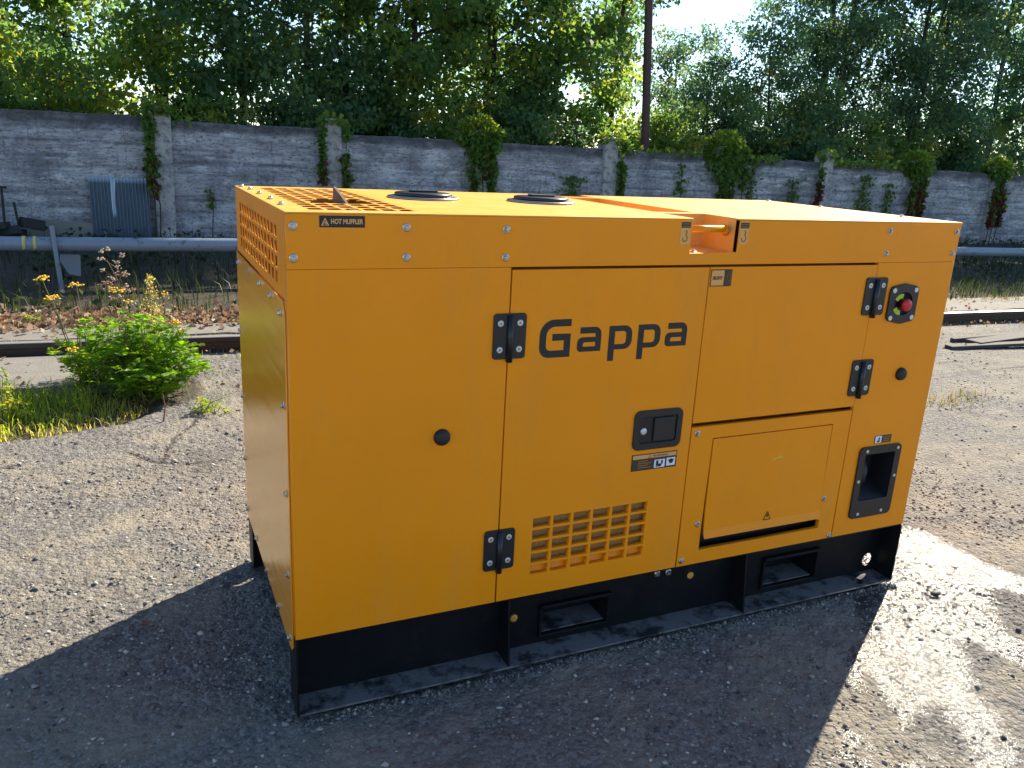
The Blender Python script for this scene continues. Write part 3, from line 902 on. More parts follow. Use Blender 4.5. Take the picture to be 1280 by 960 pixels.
# door handle ---------------------------------------------------------------
hx0, hx1, hz0, hz1 = 1.027, 1.205, .690, .819
hd = plate('door_handle', [rect(hx0, hx1, hz0, hz1, .022, 6), rect(hx0 + .022, hx1 - .020, hz0 + .022, hz1 - .022, .006)], .006, FRONT, .0066, M['plastic'], gen, .0015)
b = MB(); b.box(hx0 + .014, hx1 - .012, -.0018, -.0010, hz0 + .014, hz1 - .014); b.build('tray', M['plastic_dark'], hd)
b = MB(); b.box(hx0 + .072, hx1 - .030, -.0085, -.0022, hz0 + .026, hz1 - .026); b.build('paddle', M['plastic'], hd, bevel=.003)
b = MB(); b.lathe([(.0115, 0), (.0115, .004), (.009, .006)], 20, Matrix.Translation((hx0 + .036, -.0018, .752)) @ Matrix.Rotation(R(90), 4, 'X')); b.build('lock', M['washer'], hd, True)
# warning sticker under the handle
st = plate('warning_sticker', [rect(1.032, 1.201, .620, .675)], .0006, FRONT, .0012, M['brown_print'], gen)
plate('header_strip', [rect(1.036, 1.198, .659, .672)], .0003, FRONT, .0016, M['peach'], st)
ob('lettering', text_mesh('\u26a0 WARNING', .012, FRONT, (1.090, -.0018, .6612), M['brown_print']), st)
plate('pictogram', [rect(1.117, 1.157, .624, .651)], .0003, FRONT, .0016, M['white_print'], st)
plate('pictogram', [rect(1.163, 1.196, .626, .653)], .0003, FRONT, .0016, M['white_print'], st)
b = MB()
for (x, z, w_, h_) in ((1.128, .640, .008, .016), (1.138, .634, .014, .006), (1.133, .629, .020, .004), (1.146, .642, .006, .012)): b.box(x - w_ / 2, x + w_ / 2, -.0022, -.0017, z - h_ / 2, z + h_ / 2)
b.build('figure', M['ink'], st)
b = MB(); b.lathe([(.008, 0), (.008, .0006)], 12, Matrix.Translation((1.180, -.0017, .641)) @ Matrix.Rotation(R(90), 4, 'X')); b.box(1.170, 1.190, -.0022, -.0017, .642, .647); b.build('figure', M['ink'], st)
b = MB()
for j in range(4): b.box(1.056, 1.105 - .012 * (j % 2), -.0016, -.0013, .6285 + .007 * j, .6315 + .007 * j)
b.build('text_lines', M['hook_ink'], st)
# upper right door ----------------------------------------------------------
udoor = plate('control_door', [rect(1.2495, 1.9395, .7585, 1.2555)], .018, FRONT, .0005, Y_, gen, .0010)
ss = plate('silent_sticker', [rect(1.252, 1.332, 1.197, 1.249)], .0006, FRONT, .0012, M['brown_print'], gen)
plate('sticker_field', [rect(1.255, 1.302, 1.200, 1.246)], .0003, FRONT, .0016, M['sticker_clear'], ss)
ob('lettering', text_mesh('SILENT', .0135, FRONT, (1.2785, -.0019, 1.2185), M['brown_print'], .88, align='CENTER', offset=.0006), ss)
b = MB()
for j in range(5):
    rr = .010 + .006 * j
    pts = [(1.300 + rr * math.cos(t), -.0014, 1.223 + rr * math.sin(t)) for t in np.linspace(-.85, .85, 8)]
    b.tube([p for p in pts if p[0] > 1.305 and p[0] < 1.331] or [(1.31, -.0014, 1.22), (1.311, -.0014, 1.221)], .0008, 4)
b.build('sound_waves', M['hook_ink'], ss)
# lower right hatch ---------------------------------------------------------
hatch = plate('outlet_panel', [rect(1.2505, 1.9375, HB + .001, .7435), rpoly([(1.335, .300), (1.868, .300), (1.868, .330), (1.857, .332), (1.857, .700), (1.338, .700)], 0)], .018, FRONT, 0, Y_, gen, .0010)
b = MB(); b.box(1.30, 1.90, .05, .056, .27, .73); b.build('dark_slot_backing', M['plastic_dark'], gen)  # dark sheet in place of the shade behind the flap slot
# flap bent outwards along its lower edge
prof = [(.012, .697), (-.0012, .697), (-.0014, .60), (-.004, .45), (-.008, .375), (-.013, .356), (-.018, .348), (-.013, .346), (-.004, .362), (.001, .39), (.004, .45), (.006, .60)]
b = MB(); n = len(prof); x0, x1 = 1.3415, 1.8535
nseg = 12
for s_ in range(nseg + 1):
    x = x0 + (x1 - x0) * s_ / nseg
    b.v += [(x, y, z) for y, z in prof]
for s_ in range(nseg): b.f += [(s_ * n + i, s_ * n + (i + 1) % n, (s_ + 1) * n + (i + 1) % n, (s_ + 1) * n + i) for i in range(n)]
b.f += [tuple(range(n)), tuple(nseg * n + i for i in reversed(range(n)))]
flap = b.build('outlet_flap', Y_, gen, bevel=.0012)
tri = rpoly([(1.590, .375), (1.626, .375), (1.608, .410)], .003)
tri2 = rpoly([(1.5945, .3778), (1.6215, .3778), (1.608, .4045)], .002)
tm = plate('voltage_symbol', [tri, tri2], .0004, FRONT, .0090, M['brown_print'], flap)
tm.rotation_euler = (0, 0, 0)
b = MB(); b.add([(1.6095, -.0094, .401), (1.6030, -.0094, .390), (1.6075, -.0094, .390), (1.6055, -.0094, .379), (1.6135, -.0094, .3940), (1.6095, -.0094, .3940)], [(0, 1, 2, 5), (2, 3, 4, 5)]); b.build('lightning_bolt', M['brown_print'], flap)
plate('scuff', [[(1.602, .592), (1.625, .600), (1.640, .596), (1.652, .604), (1.634, .606), (1.628, .614), (1.618, .604), (1.600, .600)]], .0003, FRONT, .0024, M['scuff'], flap)
for p in ((1.2725, .722), (1.318, .398), (1.871, .415), (1.2685, .271), (1.927, .262)):
    bolt((p[0], 0, p[1]), 'front', hatch)
# right-hand panel ----------------------------------------------------------
dx0, dx1, dz0, dz1 = 2.006, 2.214, .314, .596
rp = plate('control_side_panel', [rect(1.9420, L, HB + .001, 1.2625), rect(dx0 + .016, dx1 - .016, dz0 + .016, dz1 - .016)], .018, FRONT, 0, Y_, gen, .0012)
b = MB(); b.lathe([(.0235, 0), (.0235, .006), (.0205, .013), (.013, .017)], 24, Matrix.Translation((2.141, 0, .864)) @ Matrix.Rotation(R(90), 4, 'X'))
b.build('rubber_plug', M['rubber'], gen, True)
# cable duct recess
du = plate('cable_duct', [rpoly([(dx0, dz0), (dx1, dz0), (dx1, dz1), (dx0, dz1)], .020), rect(dx0 + .030, dx1 - .030, dz0 + .070, dz1 - .030, .006)], .007, FRONT, .0075, M['plastic'], gen, .0012)
X0, X1, Z0, Z1 = dx0 + .030, dx1 - .030, dz0 + .070, dz1 - .030
b = MB(); v = [(X0, -.001, Z0), (X1, -.001, Z0), (X1, -.001, Z1), (X0, -.001, Z1), (X0 + .03, .085, Z0 + .06), (X1 - .01, .085, Z0 + .06), (X1 - .01, .085, Z1 - .01), (X0 + .03, .085, Z1 - .01)]
b.add(v, [(0, 1, 5, 4), (1, 2, 6, 5), (2, 3, 7, 6), (3, 0, 4, 7), (4, 5, 6, 7)]); b.build('recess', M['plastic_dark'], du)
b = MB(); b.tube([(X0 + .055, .05, Z0 + .03), (X0 + .06, .045, Z0 + .09), (X0 + .065, .06, Z0 + .15)], [.016, .018, .010], 10); b.build('cable_gland', M['plastic'], du, True)
for p in ((dx0 + .034, dz1 - .016), (dx1 - .020, dz1 - .016), (dx0 + .015, dz0 + .15), (dx1 - .014, dz0 + .155), (dx0 + .04, dz0 + .018), (dx1 - .05, dz0 + .018)):
    o = ob('screw', SCREW, du, (p[0], -.0075, p[1]), ROT['front']); o.scale = (.7, .7, 1.3)
s3 = plate('duct_sticker', [rect(2.072, 2.156, .604, .634)], .0006, FRONT, .0007, M['brown_print'], gen)
plate('pictogram', [rect(2.076, 2.108, .606, .632)], .0003, FRONT, .0011, M['white_print'], s3)
b = MB(); b.box(2.092, 2.098, -.0016, -.0012, .609, .626); b.box(2.086, 2.094, -.0016, -.0012, .609, .615); b.build('figure', M['ink'], s3)
b = MB()
for j in range(3): b.box(2.116, 2.148, -.0012, -.0009, .609 + .0075 * j, .613 + .0075 * j)
b.build('text_lines', M['hook_ink'], s3)
# emergency stop
es = plate('emergency_stop', [rpoly([(2.014, 1.064), (2.083, 1.049), (2.150, 1.060), (2.150, 1.180), (2.083, 1.192), (2.014, 1.180)], [.020, .06, .020, .020, .06, .020]), circ(2.085, 1.121, .040, 32)], .008, FRONT, .0085, M['plastic'], gen, .002)
b = MB(); b.lathe([(.0405, .0), (.040, .002), (.034, -.022), (.02, -.024)][::-1], 28, Matrix.Translation((2.085, -.0005, 1.121)) @ Matrix.Rotation(R(90), 4, 'X')); b.build('recess', M['plastic_dark'], es, True)
def arc_ring(cx, cz, r0, r1, a0, a1, n=10):
    return [(cx + r1 * math.cos(t), cz + r1 * math.sin(t)) for t in np.linspace(a0, a1, n)] + [(cx + r0 * math.cos(t), cz + r0 * math.sin(t)) for t in np.linspace(a1, a0, n)]
plate('legend_ring', [arc_ring(2.072, 1.119, .021, .037, R(80), R(150))], .0008, FRONT, .0092, M['lime'], es)
plate('legend_ring', [arc_ring(2.072, 1.119, .021, .037, R(205), R(272))], .0008, FRONT, .0092, M['lime'], es)
plate('legend_ring', [arc_ring(2.070, 1.119, .024, .033, R(156), R(199))], .0008, FRONT, .0022, M['hook_ink'], es)
b = MB(); b.lathe([(.012, 0), (.012, .012), (.0205, .015), (.0215, .023), (.018, .028), (.009, .030)], 24, Matrix.Translation((2.083, -.002, 1.119)) @ Matrix.Rotation(R(90), 4, 'X')); b.build('push_button', M['red'], es, True)
for p in ((2.031, 1.168), (2.134, 1.168), (2.031, 1.072), (2.134, 1.072)):
    ob('screw', SCREW, es, (p[0], -.0085, p[1]), ROT['front'])
# roof skirt band -----------------------------------------------------------
band = plate('roof_skirt', [[(0, 1.2635), (L, 1.2635), (L, 1.3955), (1.338, 1.3955), (1.338, 1.300), (1.166, 1.296), (1.166, 1.3955), (0, 1.3955)]], .018, FRONT, 0, Y_, gen, .0010)
for p in ((.017, 1.367), (.0165, 1.291), (.296, 1.366), (.297, 1.291), (.570, 1.363), (.571, 1.289), (1.970, 1.368), (1.969, 1.293), (2.290, 1.367), (2.288, 1.292)):
    bolt((p[0], 0, p[1]), 'front', band)
hm = plate('hot_muffler_sticker', [rect(.079, .190, 1.3645, 1.3925)], .0006, FRONT, .0007, M['ink'], gen)
ob('lettering', text_mesh('HOT MUFFLER', .0160, FRONT, (.1065, -.0009, 1.3733), M['peach'], .76, offset=.0006), hm)
plate('hot_surface_symbol', [rpoly([(.083, 1.3685), (.103, 1.3685), (.093, 1.3885)], .0015)], .0003, FRONT, .0010, M['peach'], hm)
b = MB(); b.tube([(.089, -.0013, 1.3715), (.093, -.0013, 1.3745), (.0915, -.0013, 1.3785), (.095, -.0013, 1.3815)], .0011, 4); b.tube([(.0885, -.0013, 1.3705), (.0985, -.0013, 1.3705)], .0009, 4); b.build('heat_waves', M['ink'], hm)
# lifting recess stickers
for x in (1.126, 1.342):
    q = plate('lifting_sticker', [rect(x, x + .034, 1.324, 1.390)], .0005, FRONT, .0006, M['sticker_clear'], gen)
    plate('caption', [rect(x + .001, x + .033, 1.372, 1.389)], .0003, FRONT, .0010, M['brown_print'], q)
    b = MB()
    for zz in (1.3765, 1.3835): b.box(x + .004, x + .030, -.0014, -.0011, zz - .001, zz + .001)
    b.build('text_lines', M['hook_ink'], q)
    cx = x + .017
    pts = [(cx, -.0010, 1.364)] + [(cx + .0055 * math.cos(t), -.0010, 1.3595 + .0045 * math.sin(t)) for t in np.linspace(1.57, -1.2, 7)] + [(cx + .008 * math.cos(t), -.0010, 1.342 + .0095 * math.sin(t)) for t in np.linspace(1.2, -3.3, 11)]
    b = MB(); b.tube(pts, .0016, 5); b.build('hook_symbol', M['hook_ink'], q)
# roof ----------------------------------------------------------------------
outer = [(-.001, -.001), (1.166, -.001), (1.166, .175), (1.338, .175), (1.338, -.001), (L + .001, -.001), (L + .001, W + .001), (1.338, W + .001), (1.338, .875), (1.166, .875), (1.166, W + .001), (-.001, W + .001)]
gx0, gx1, gy0, gy1 = .060, .356, .066, .945
roof = plate('roof', [outer, rect(gx0, gx1, gy0, gy1), rect(1.176, 1.330, .215, .835, .012)], .004, TOP, H, M['roof'], gen, .0008)
# grille with the round exhaust opening
cells = []
ncx, ncy = 6, 12
cwx = (gx1 - gx0 - .012) / ncx; cwy = (gy1 - gy0 - .012) / ncy
for i in range(ncx):
    for j in range(ncy):
        cells.append(rect(gx0 + .010 + i * cwx, gx0 + .010 + (i + 1) * cwx - .008, gy0 + .010 + j * cwy, gy0 + .010 + (j + 1) * cwy - .008))
gm = plate_mesh('top_grille', [rect(gx0 + .0005, gx1 - .0005, gy0 + .0005, gy1 - .0005)] + cells, .003, TOP, H - .0006, M['roof'])
gobj = ob('top_grille', gm, roof)
cb = MB(); cb.lathe([(.088, 1.3), (.088, 1.5)], 40, Matrix.Translation((.215, .375, 0)))
cutter = ob('cutter', cb.mesh('cutter', None))
md = gobj.modifiers.new('cut', 'BOOLEAN'); md.operation = 'DIFFERENCE'; md.object = cutter; md.solver = 'EXACT'
bpy.context.view_layer.update()
dg = bpy.context.evaluated_depsgraph_get()
nm = bpy.data.meshes.new_from_object(gobj.evaluated_get(dg))
gobj.modifiers.clear(); gobj.data = nm
bpy.data.objects.remove(cutter)
# muffler compartment, outlet and rain flap
b = MB(); b.lathe([(.050, 1.12), (.050, 1.385), (.0465, 1.385), (.0465, 1.14)], 24, Matrix.Translation((.215, .375, 0))); ex = b.build('exhaust_outlet', M['rust'], gen, True)
b = MB(); b.prism([(.285, 1.372), (.285, 1.398), (.300, 1.404), (.440, 1.436), (.450, 1.431), (.450, 1.372)], 'x', .212, .219)
b.build('rain_flap', M['rust'], ex)
b = MB(); b.tube([(.236, .355, 1.376), (.236, .395, 1.376)], .008, 10); b.build('flap_pivot', M['scrap'], ex, True)
b = MB(); b.tube([(.215, .12, 1.225), (.215, .16, 1.225), (.215, .84, 1.225), (.215, .88, 1.225)], [.05, .085, .085, .05], 20)
b.build('muffler', M['rust'], gen, True)
b = MB(); b.box(.0305, .4195, .021, .0305, 1.135, 1.390); b.box(.0305, .4195, .0305, W - .022, 1.131, 1.136); b.box(.408, .4195, .031, W - .022, 1.1365, 1.390); b.box(.031, .407, W - .03, W - .022, 1.1365, 1.390); b.build('foam_lining', M['foam'], gen)
b = MB()
b.box(.42, .44, .02, W - .02, 1.13, 1.394)
b.build('compartment_wall', Y_, gen)
# filler caps
for (cx, cy) in ((.530, .575), (.925, .520)):
    b = MB(); b.lathe([(.115, H), (.115, H + .006), (.106, H + .008)], 40, Matrix.Translation((cx, cy, 0)))
    fc = b.build('filler_cap', M['steel'], gen, True)
    b = MB(); b.lathe([(.092, H + .008), (.092, H + .017), (.083, H + .0195)], 40, Matrix.Translation((cx, cy, 0))); b.build('lid', M['plastic'], fc, True)
    b = MB(); b.box(cx - .045, cx + .045, cy - .016, cy + .016, H + .0195, H + .026); b.build('grip', M['plastic'], fc, bevel=.004)
# lifting pits
b = MB()
def pit(b, x0, x1, y0, y1, zf, openf=False, openb=False):
    v = [(x0, y0, H - .003), (x1, y0, H - .003), (x1, y1, H - .003), (x0, y1, H - .003), (x0, y0, zf), (x1, y0, zf), (x1, y1, zf), (x0, y1, zf)]
    f = [(4, 5, 6, 7), (1, 2, 6, 5), (0, 4, 7, 3)]
    if not openf: f.append((0, 1, 5, 4))
    if not openb: f.append((2, 3, 7, 6))
    b.add(v, f)
pit(b, 1.175, 1.331, .214, .836, 1.29)
pit(b, 1.166, 1.338, .874, W, 1.29, openb=True)
v = [(1.166, .001, H - .003), (1.338, .001, H - .003), (1.338, .176, H - .003), (1.166, .176, H - .003), (1.166, .001, 1.2965), (1.338, .001, 1.2985), (1.338, .176, 1.300), (1.166, .176, 1.300)]
b.add(v, [(4, 5, 6, 7), (1, 2, 6, 5), (0, 4, 7, 3), (2, 3, 7, 6)])
lp = b.build('lifting_recess', M['roof'], gen)  # dusty roof paint on clean pits, to make their bounced light less red
b = MB(); b.tube([(1.1665, .040, 1.366), (1.3130, .040, 1.366)], .0105, 14); b.build('lifting_bar', Y_, lp, True)
b = MB(); b.tube([(1.312, .040, 1.366), (1.3375, .060, 1.356)], .013, 12); b.build('bar_end', Y_, lp, True)
bolt((1.200, .030, 1.298), 'top', lp)
for p in ((.024, .203), (.026, .392), (.026, .604), (.024, .795), (.014, .930), (2.255, .930), (2.262, .624), (2.240, .198)):
    bolt((p[0], p[1], H), 'top', roof)
# left end ------------------------------------------------------------------
cells = []
ncol, nrow = 13, 4
y0, y1, z0, z1 = .140, .897, 1.209, 1.354
cy_ = (y1 - y0 + .018) / ncol; cz_ = (z1 - z0 + .009) / nrow
for i in range(ncol):
    for j in range(nrow):
        a = y0 + i * cy_
        cells.append(rect(-(a + cy_ - .018), -a, z0 + j * cz_, z0 + (j + 1) * cz_ - .009))
eg = plate('end_grille', [rect(-(W - .001), -.0185, 1.184, 1.3955)] + cells, .003, LEFT, 0, Y_, gen, .0006)
plate('end_corner_post', [rect(-.052, -.0185, HB + .001, 1.1815)], .003, LEFT, 0, Y_, gen, .0006)
ep_out = rpoly([(-(W - .004), .192), (-.046, .192), (-.026, .212), (-.026, 1.150), (-.052, 1.179), (-(W - .004), 1.179)], 0)
ep = plate('end_panel', [ep_out], .004, LEFT, .0045, YG, gen, .0010)
EPB = [(.075, 1.145), (.060, .905), (.060, .660), (.060, .420), (.060, .225), (.235, 1.160), (.430, 1.160), (.660, 1.160), (.930, 1.150), (.968, .905), (.968, .660), (.968, .420), (.950, .225), (.250, .215), (.480, .215), (.720, .215)]
for y, z in EPB: bolt((-.0045, y, z), 'left', ep)
# far sides
b = MB(); b.box(0, L, W - .004, W, HB + .001, 1.395); b.build('rear_panel', Y_, gen)
b = MB(); b.box(L - .004, L, .0185, W - .0045, HB + .001, 1.395); b.build('right_end_panel', Y_, gen)
# base frame ----------------------------------------------------------------
base = empty('base_frame', (0, 0, 0), parent=gen)
PK = ((.800, 1.046, .040, .142), (1.722, 1.974, .038, .152))
web = plate('web', [rect(.006, L - .006, .0105, .2445), *[rect(a, c, d, e) for a, c, d, e in PK], circ(2.262, .060, .027)], .006, FRONT, -.090, M['black'], base)
plate('bottom_flange', [rect(.006, L - .006, .0005, .094), circ(2.165, .035, .022)], .006, TOP, .0095, M['dusty_and_lit_black'], base)
plate('top_flange', [rect(0, L, .0045, .10)], .005, TOP, HB - .0005, M['black'], base)
for x in (.652, 1.575):
    b = MB(); b.prism([(.004, .0098), (.0898, .0098), (.0898, .2442), (.028, .2442)], 'x', x - .003, x + .003); b.build('gusset', M['black'], base)
b = MB(); b.box(0, .0058, 0, .1, .003, .2448); b.build('end_cap', M['black'], base)
b = MB(); b.box(L - .0058, L, 0, .1, .003, .2448); b.build('end_cap', M['black'], base)
for a, c, d, e in PK:
    b = MB()
    b.box(a - .010, c + .010, .070, .0895, e, e + .012); b.box(a - .010, c + .010, .082, .0895, d - .010, d)
    b.box(a - .010, a, .078, .0895, d, e); b.box(c, c + .010, .078, .0895, d, e)
    b.box(a - .004, c + .004, .097, .20, d - .004, d); b.box(a - .004, c + .004, .097, .20, e, e + .004)
    b.box(a - .004, a, .097, .20, d, e); b.box(c, c + .004, .097, .20, d, e)
    b.box(a - .004, c + .004, .20, .204, d - .004, e + .004)
    b.build('fork_pocket', M['black'], base, bevel=.003)
    b = MB(); b.box(a + .001, c - .001, .0985, .199, d + .001, d + .004); b.build('lit_pocket_floor', M['dusty_and_lit_black'], base)  # dusty floor, lighter than the pocket, stands for its lit bottom
plate('rear_web', [rect(.006, L - .004, .0105, .2445), circ(.08, .10, .026), circ(2.262, .060, .027)], .006, FRONT, -(W - .09), M['black'], base)
plate('rear_flange', [rect(.006, L - .002, W - .09, W)], .006, TOP, .0095, M['black'], base)
plate('rear_top_flange', [rect(.0, L, W - .096, W - .0045)], .005, TOP, HB - .0005, M['black'], base)
b = MB(); b.box(0, .0058, W - .1, W, .003, .2448); b.build('end_cap', M['black'], base)
b = MB(); b.box(.34, .346, .1, W - .1, .02, .244); b.box(1.98, 1.986, .1, W - .1, .02, .244); b.build('cross_member', M['black'], base)
b = MB(); b.box(.35, 1.975, .31, W - .11, .05, .240); b.build('fuel_tank', M['black'], base)
for x, z in ((.700, .122), (1.386, .150)):
    b = MB(); b.lathe([(.0135, 0), (.0135, .004), (.009, .006)], 14, Matrix.Translation((x, .0895, z)) @ Matrix.Rotation(R(90), 4, 'X')); b.build('drain_plug', M['brass'], base, True)
for x, z in ((1.243, .181), (1.290, .178)):
    o = bolt((x, .0895, z), 'front', base, name='bolt'); o.scale = (1.15, 1.15, 1.2)

# ------------------------------------------------------------------ leaves
def leaf_quads(P, size, r, droop=.3, aspect=.55, updir=None, flat=0.0):
    """diamond leaves around points P: returns verts (n*4,3), quads"""
    n = len(P)
    d = r.normal(size=(n, 3)); d[:, 2] = d[:, 2] * (1 - flat) - droop
    if updir is not None: d = d * .6 + updir
    d /= np.linalg.norm(d, axis=1, keepdims=True) + 1e-9
    a = r.normal(size=(n, 3))
    if flat: a[:, 2] *= (1 - flat)
    w = np.cross(d, a); w /= np.linalg.norm(w, axis=1, keepdims=True) + 1e-9
    nn = np.cross(d, w)
    s = np.asarray(size).reshape(-1, 1)
    b0 = P; tip = P + d * s
    midp = P + d * s * .45
    fold = nn * s * .10
    v = np.stack([b0, midp + w * s * aspect * .5 + fold, tip, midp - w * s * aspect * .5 + fold], 1).reshape(-1, 3)
    q = np.arange(n * 4).reshape(-1, 4)
    return v, q

def leaf_mesh(name, P, size, tint, m, seed, **kw):
    r = np.random.default_rng(seed)
    v, q = leaf_quads(P, size, r, **kw)
    me = np_mesh(name, v, q, m)
    add_attr(me, 'tint', np.clip(tint, 0, 1), 'FACE')
    return me

# ------------------------------------------------------------------ trees
def tree_meshes(seed, h, crown0, width, nclump, perclump, leaf, mname, lean=0.0, trunks=1, clump_r=.42, shape='oval', tr=.065):
    r = np.random.default_rng(seed); rr = random.Random(seed)
    b = MB(); cl = []
    for tk in range(trunks):
        ox, oy = (0, 0) if trunks == 1 else (rr.uniform(-.5, .5), rr.uniform(-.4, .4))
        ph = rr.uniform(0, 6.28); ht = h * (1 if tk == 0 else rr.uniform(.7, .95))
        tp = []
        for i in range(9):
            t = i / 8
            tp.append(Vector((ox + lean * t * t + .18 * math.sin(ph + t * 5) * t, oy + .15 * math.cos(ph + t * 4) * t, ht * t - .3 * (1 - t))))
        b.tube(tp, [tr * (1.25 - 1.05 * i / 8) / (1 + .25 * tk) for i in range(9)], 8)
        nb = int(nclump / trunks / 9) + 4
        for i in range(nb):
            t = crown0 / h + (1 - crown0 / h) * ((i + rr.random()) / nb)
            t = min(t, .97)
            k_ = t * 8; i0 = int(k_); p0 = tp[i0].lerp(tp[min(i0 + 1, 8)], k_ - i0)
            u = (t - crown0 / h) / (1 - crown0 / h)
            if shape == 'oval': wd = width * (.55 + .75 * math.sin(math.pi * min(.97, u * .8 + .15))) * .62
            elif shape == 'cone': wd = width * (1.05 - .9 * u) * .75
            else: wd = width * (.8 + .2 * math.sin(u * 9 + seed))
            wd *= rr.uniform(.6, 1.15)
            az = rr.uniform(0, 6.283) + i * 2.4; el = rr.uniform(.15, .75)
            d = Vector((math.cos(az) * math.cos(el), math.sin(az) * math.cos(el), math.sin(el)))
            p1 = p0 + d * wd * .55; p2 = p0 + d * wd + Vector((0, 0, -.10 * wd))
            br = tr * (1.15 - t) * .38 + .008
            b.tube([p0, p1, p2], [br, br * .65, br * .25], 5, cap=False)
            for j in range(9):
                f = rr.uniform(.25, 1.08)
                c = p0.lerp(p2, f) + Vector((rr.gauss(0, .28), rr.gauss(0, .28), rr.gauss(0, .22)))
                cl.append((c.x, c.y, c.z))
                if rr.random() < .45: b.tube([p0.lerp(p2, f * .8), c], [br * .3, .006], 4, cap=False)
    tm_ = b.mesh('trunk', M['bark'], True)
    cl = np.array(cl)
    n = len(cl)
    cr = clump_r * r.uniform(.5, 1.25, n)
    cnt = np.maximum(6, (perclump * (cr / clump_r) ** 2).astype(int))
    idx = np.repeat(np.arange(n), cnt)
    off = r.normal(size=(len(idx), 3)); off /= np.linalg.norm(off, axis=1, keepdims=True)
    off *= (r.uniform(size=(len(idx), 1)) ** .5) * np.array([1.1, 1.1, .7])
    P = cl[idx] + off * cr[idx][:, None]
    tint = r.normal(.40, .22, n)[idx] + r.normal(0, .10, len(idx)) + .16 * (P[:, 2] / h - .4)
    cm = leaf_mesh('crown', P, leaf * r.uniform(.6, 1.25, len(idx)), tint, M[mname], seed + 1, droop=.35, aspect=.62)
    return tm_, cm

TV = {
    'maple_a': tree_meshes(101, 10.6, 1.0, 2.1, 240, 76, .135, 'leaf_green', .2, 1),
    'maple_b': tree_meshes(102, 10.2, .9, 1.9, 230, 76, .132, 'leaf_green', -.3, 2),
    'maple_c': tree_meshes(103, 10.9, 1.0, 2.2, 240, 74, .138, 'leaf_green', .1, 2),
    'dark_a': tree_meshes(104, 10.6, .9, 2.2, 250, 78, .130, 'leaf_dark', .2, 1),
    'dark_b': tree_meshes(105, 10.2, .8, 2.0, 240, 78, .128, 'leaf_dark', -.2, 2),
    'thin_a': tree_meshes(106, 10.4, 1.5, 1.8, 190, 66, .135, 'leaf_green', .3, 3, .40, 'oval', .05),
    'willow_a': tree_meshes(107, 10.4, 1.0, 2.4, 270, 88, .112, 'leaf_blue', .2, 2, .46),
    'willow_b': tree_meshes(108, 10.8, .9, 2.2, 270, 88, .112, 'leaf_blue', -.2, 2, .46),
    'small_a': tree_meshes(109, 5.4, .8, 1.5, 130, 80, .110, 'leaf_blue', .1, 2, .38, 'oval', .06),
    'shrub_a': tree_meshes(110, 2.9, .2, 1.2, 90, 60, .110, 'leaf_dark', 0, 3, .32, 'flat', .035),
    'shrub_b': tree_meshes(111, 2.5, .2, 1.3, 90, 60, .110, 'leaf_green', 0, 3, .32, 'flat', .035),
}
def tree(kind, x, y, s, rz, label, group='trees behind the concrete wall', cat='tree', name='broadleaf_tree', sz=1.0):
    t, c = TV[kind]
    e = empty(name, (x, y, 0), rz)
    e.scale = (s, s, s * sz)
    ob('trunk', t, e); ob('crown', c, e)
    tag(e, label, cat, group)
# (kind, x, y, scale, rotation, label)
TREES = [
    ('thin_a', -3.6, 14.6, 1.0, .4, 'slender yellow-green tree with bare lower stems at the far left edge'),
    ('thin_a', -1.7, 14.0, .98, 2.1, 'slender light green tree with forked stems above the left wall panel'),
    ('maple_b', -2.9, 16.6, 1.0, 1.2, 'leafy light green tree set back between the slender stems at left'),
    ('maple_c', -.9, 17.3, .95, 2.4, 'leafy tree set back above the corrugated sheet'),
    ('thin_a', .15, 15.2, 1.02, 4.4, 'sparse tree with many thin upright stems above the corrugated sheet'),
    ('dark_a', 1.7, 14.6, 1.0, .9, 'dark dense tree behind the second wall panel from the left'),
    ('dark_b', 3.2, 14.2, 1.02, 3.3, 'dark green tree rising behind the grey post at the muffler end'),
    ('maple_c', 3.9, 15.9, 1.0, 5.9, 'green tree set slightly back between dark tree and vine-capped post'),
    ('maple_a', 4.9, 14.4, 1.0, 2.2, 'leafy green tree behind the vine-draped post above the filler caps'),
    ('maple_c', 6.4, 14.9, .98, .3, 'tall green tree with open crown left of the rusty pole'),
    ('maple_a', 7.3, 16.2, 1.0, 1.0, 'green tree set slightly back, left of the rusty pole'),
    ('maple_c', 8.1, 14.3, 1.0, 4.0, 'green tree closest to the left of the rusty pole'),
    ('maple_a', 9.7, 14.8, .98, 5.2, 'bright green tree just right of the rusty pole, beside the sky gap'),
    ('small_a', 12.2, 14.6, .74, .2, 'short feathery blue-green tree under the gap of open sky'),
    ('small_a', 13.9, 14.8, .88, 2.9, 'short feathery tree just right of the gap of open sky'),
    ('small_a', 13.2, 17.5, .85, 1.7, 'small tree set back beneath the sky gap'),
    ('willow_a', 16.3, 14.6, .93, .5, 'broad blue-green tree right of the sky gap'),
    ('willow_b', 18.0, 14.5, 1.0, 2.6, 'tall blue-green tree behind the red-leaved post'),
    ('willow_a', 17.1, 16.4, 1.0, 3.7, 'blue-green tree set slightly back beyond the sky gap'),
    ('willow_a', 19.9, 14.9, 1.05, 4.4, 'large blue-green tree behind the right-hand wall panels'),
    ('dark_a', 22.0, 14.6, 1.05, 3.0, 'dark tree near the right edge behind the last vine-draped post'),
    ('willow_a', 24.2, 14.4, 1.1, 1.4, 'blue-green tree at the right edge of the row'),
]
for kd, x, y, s, rz, lb in TREES: tree(kd, x, y, s, rz, lb)
rr = random.Random(3)
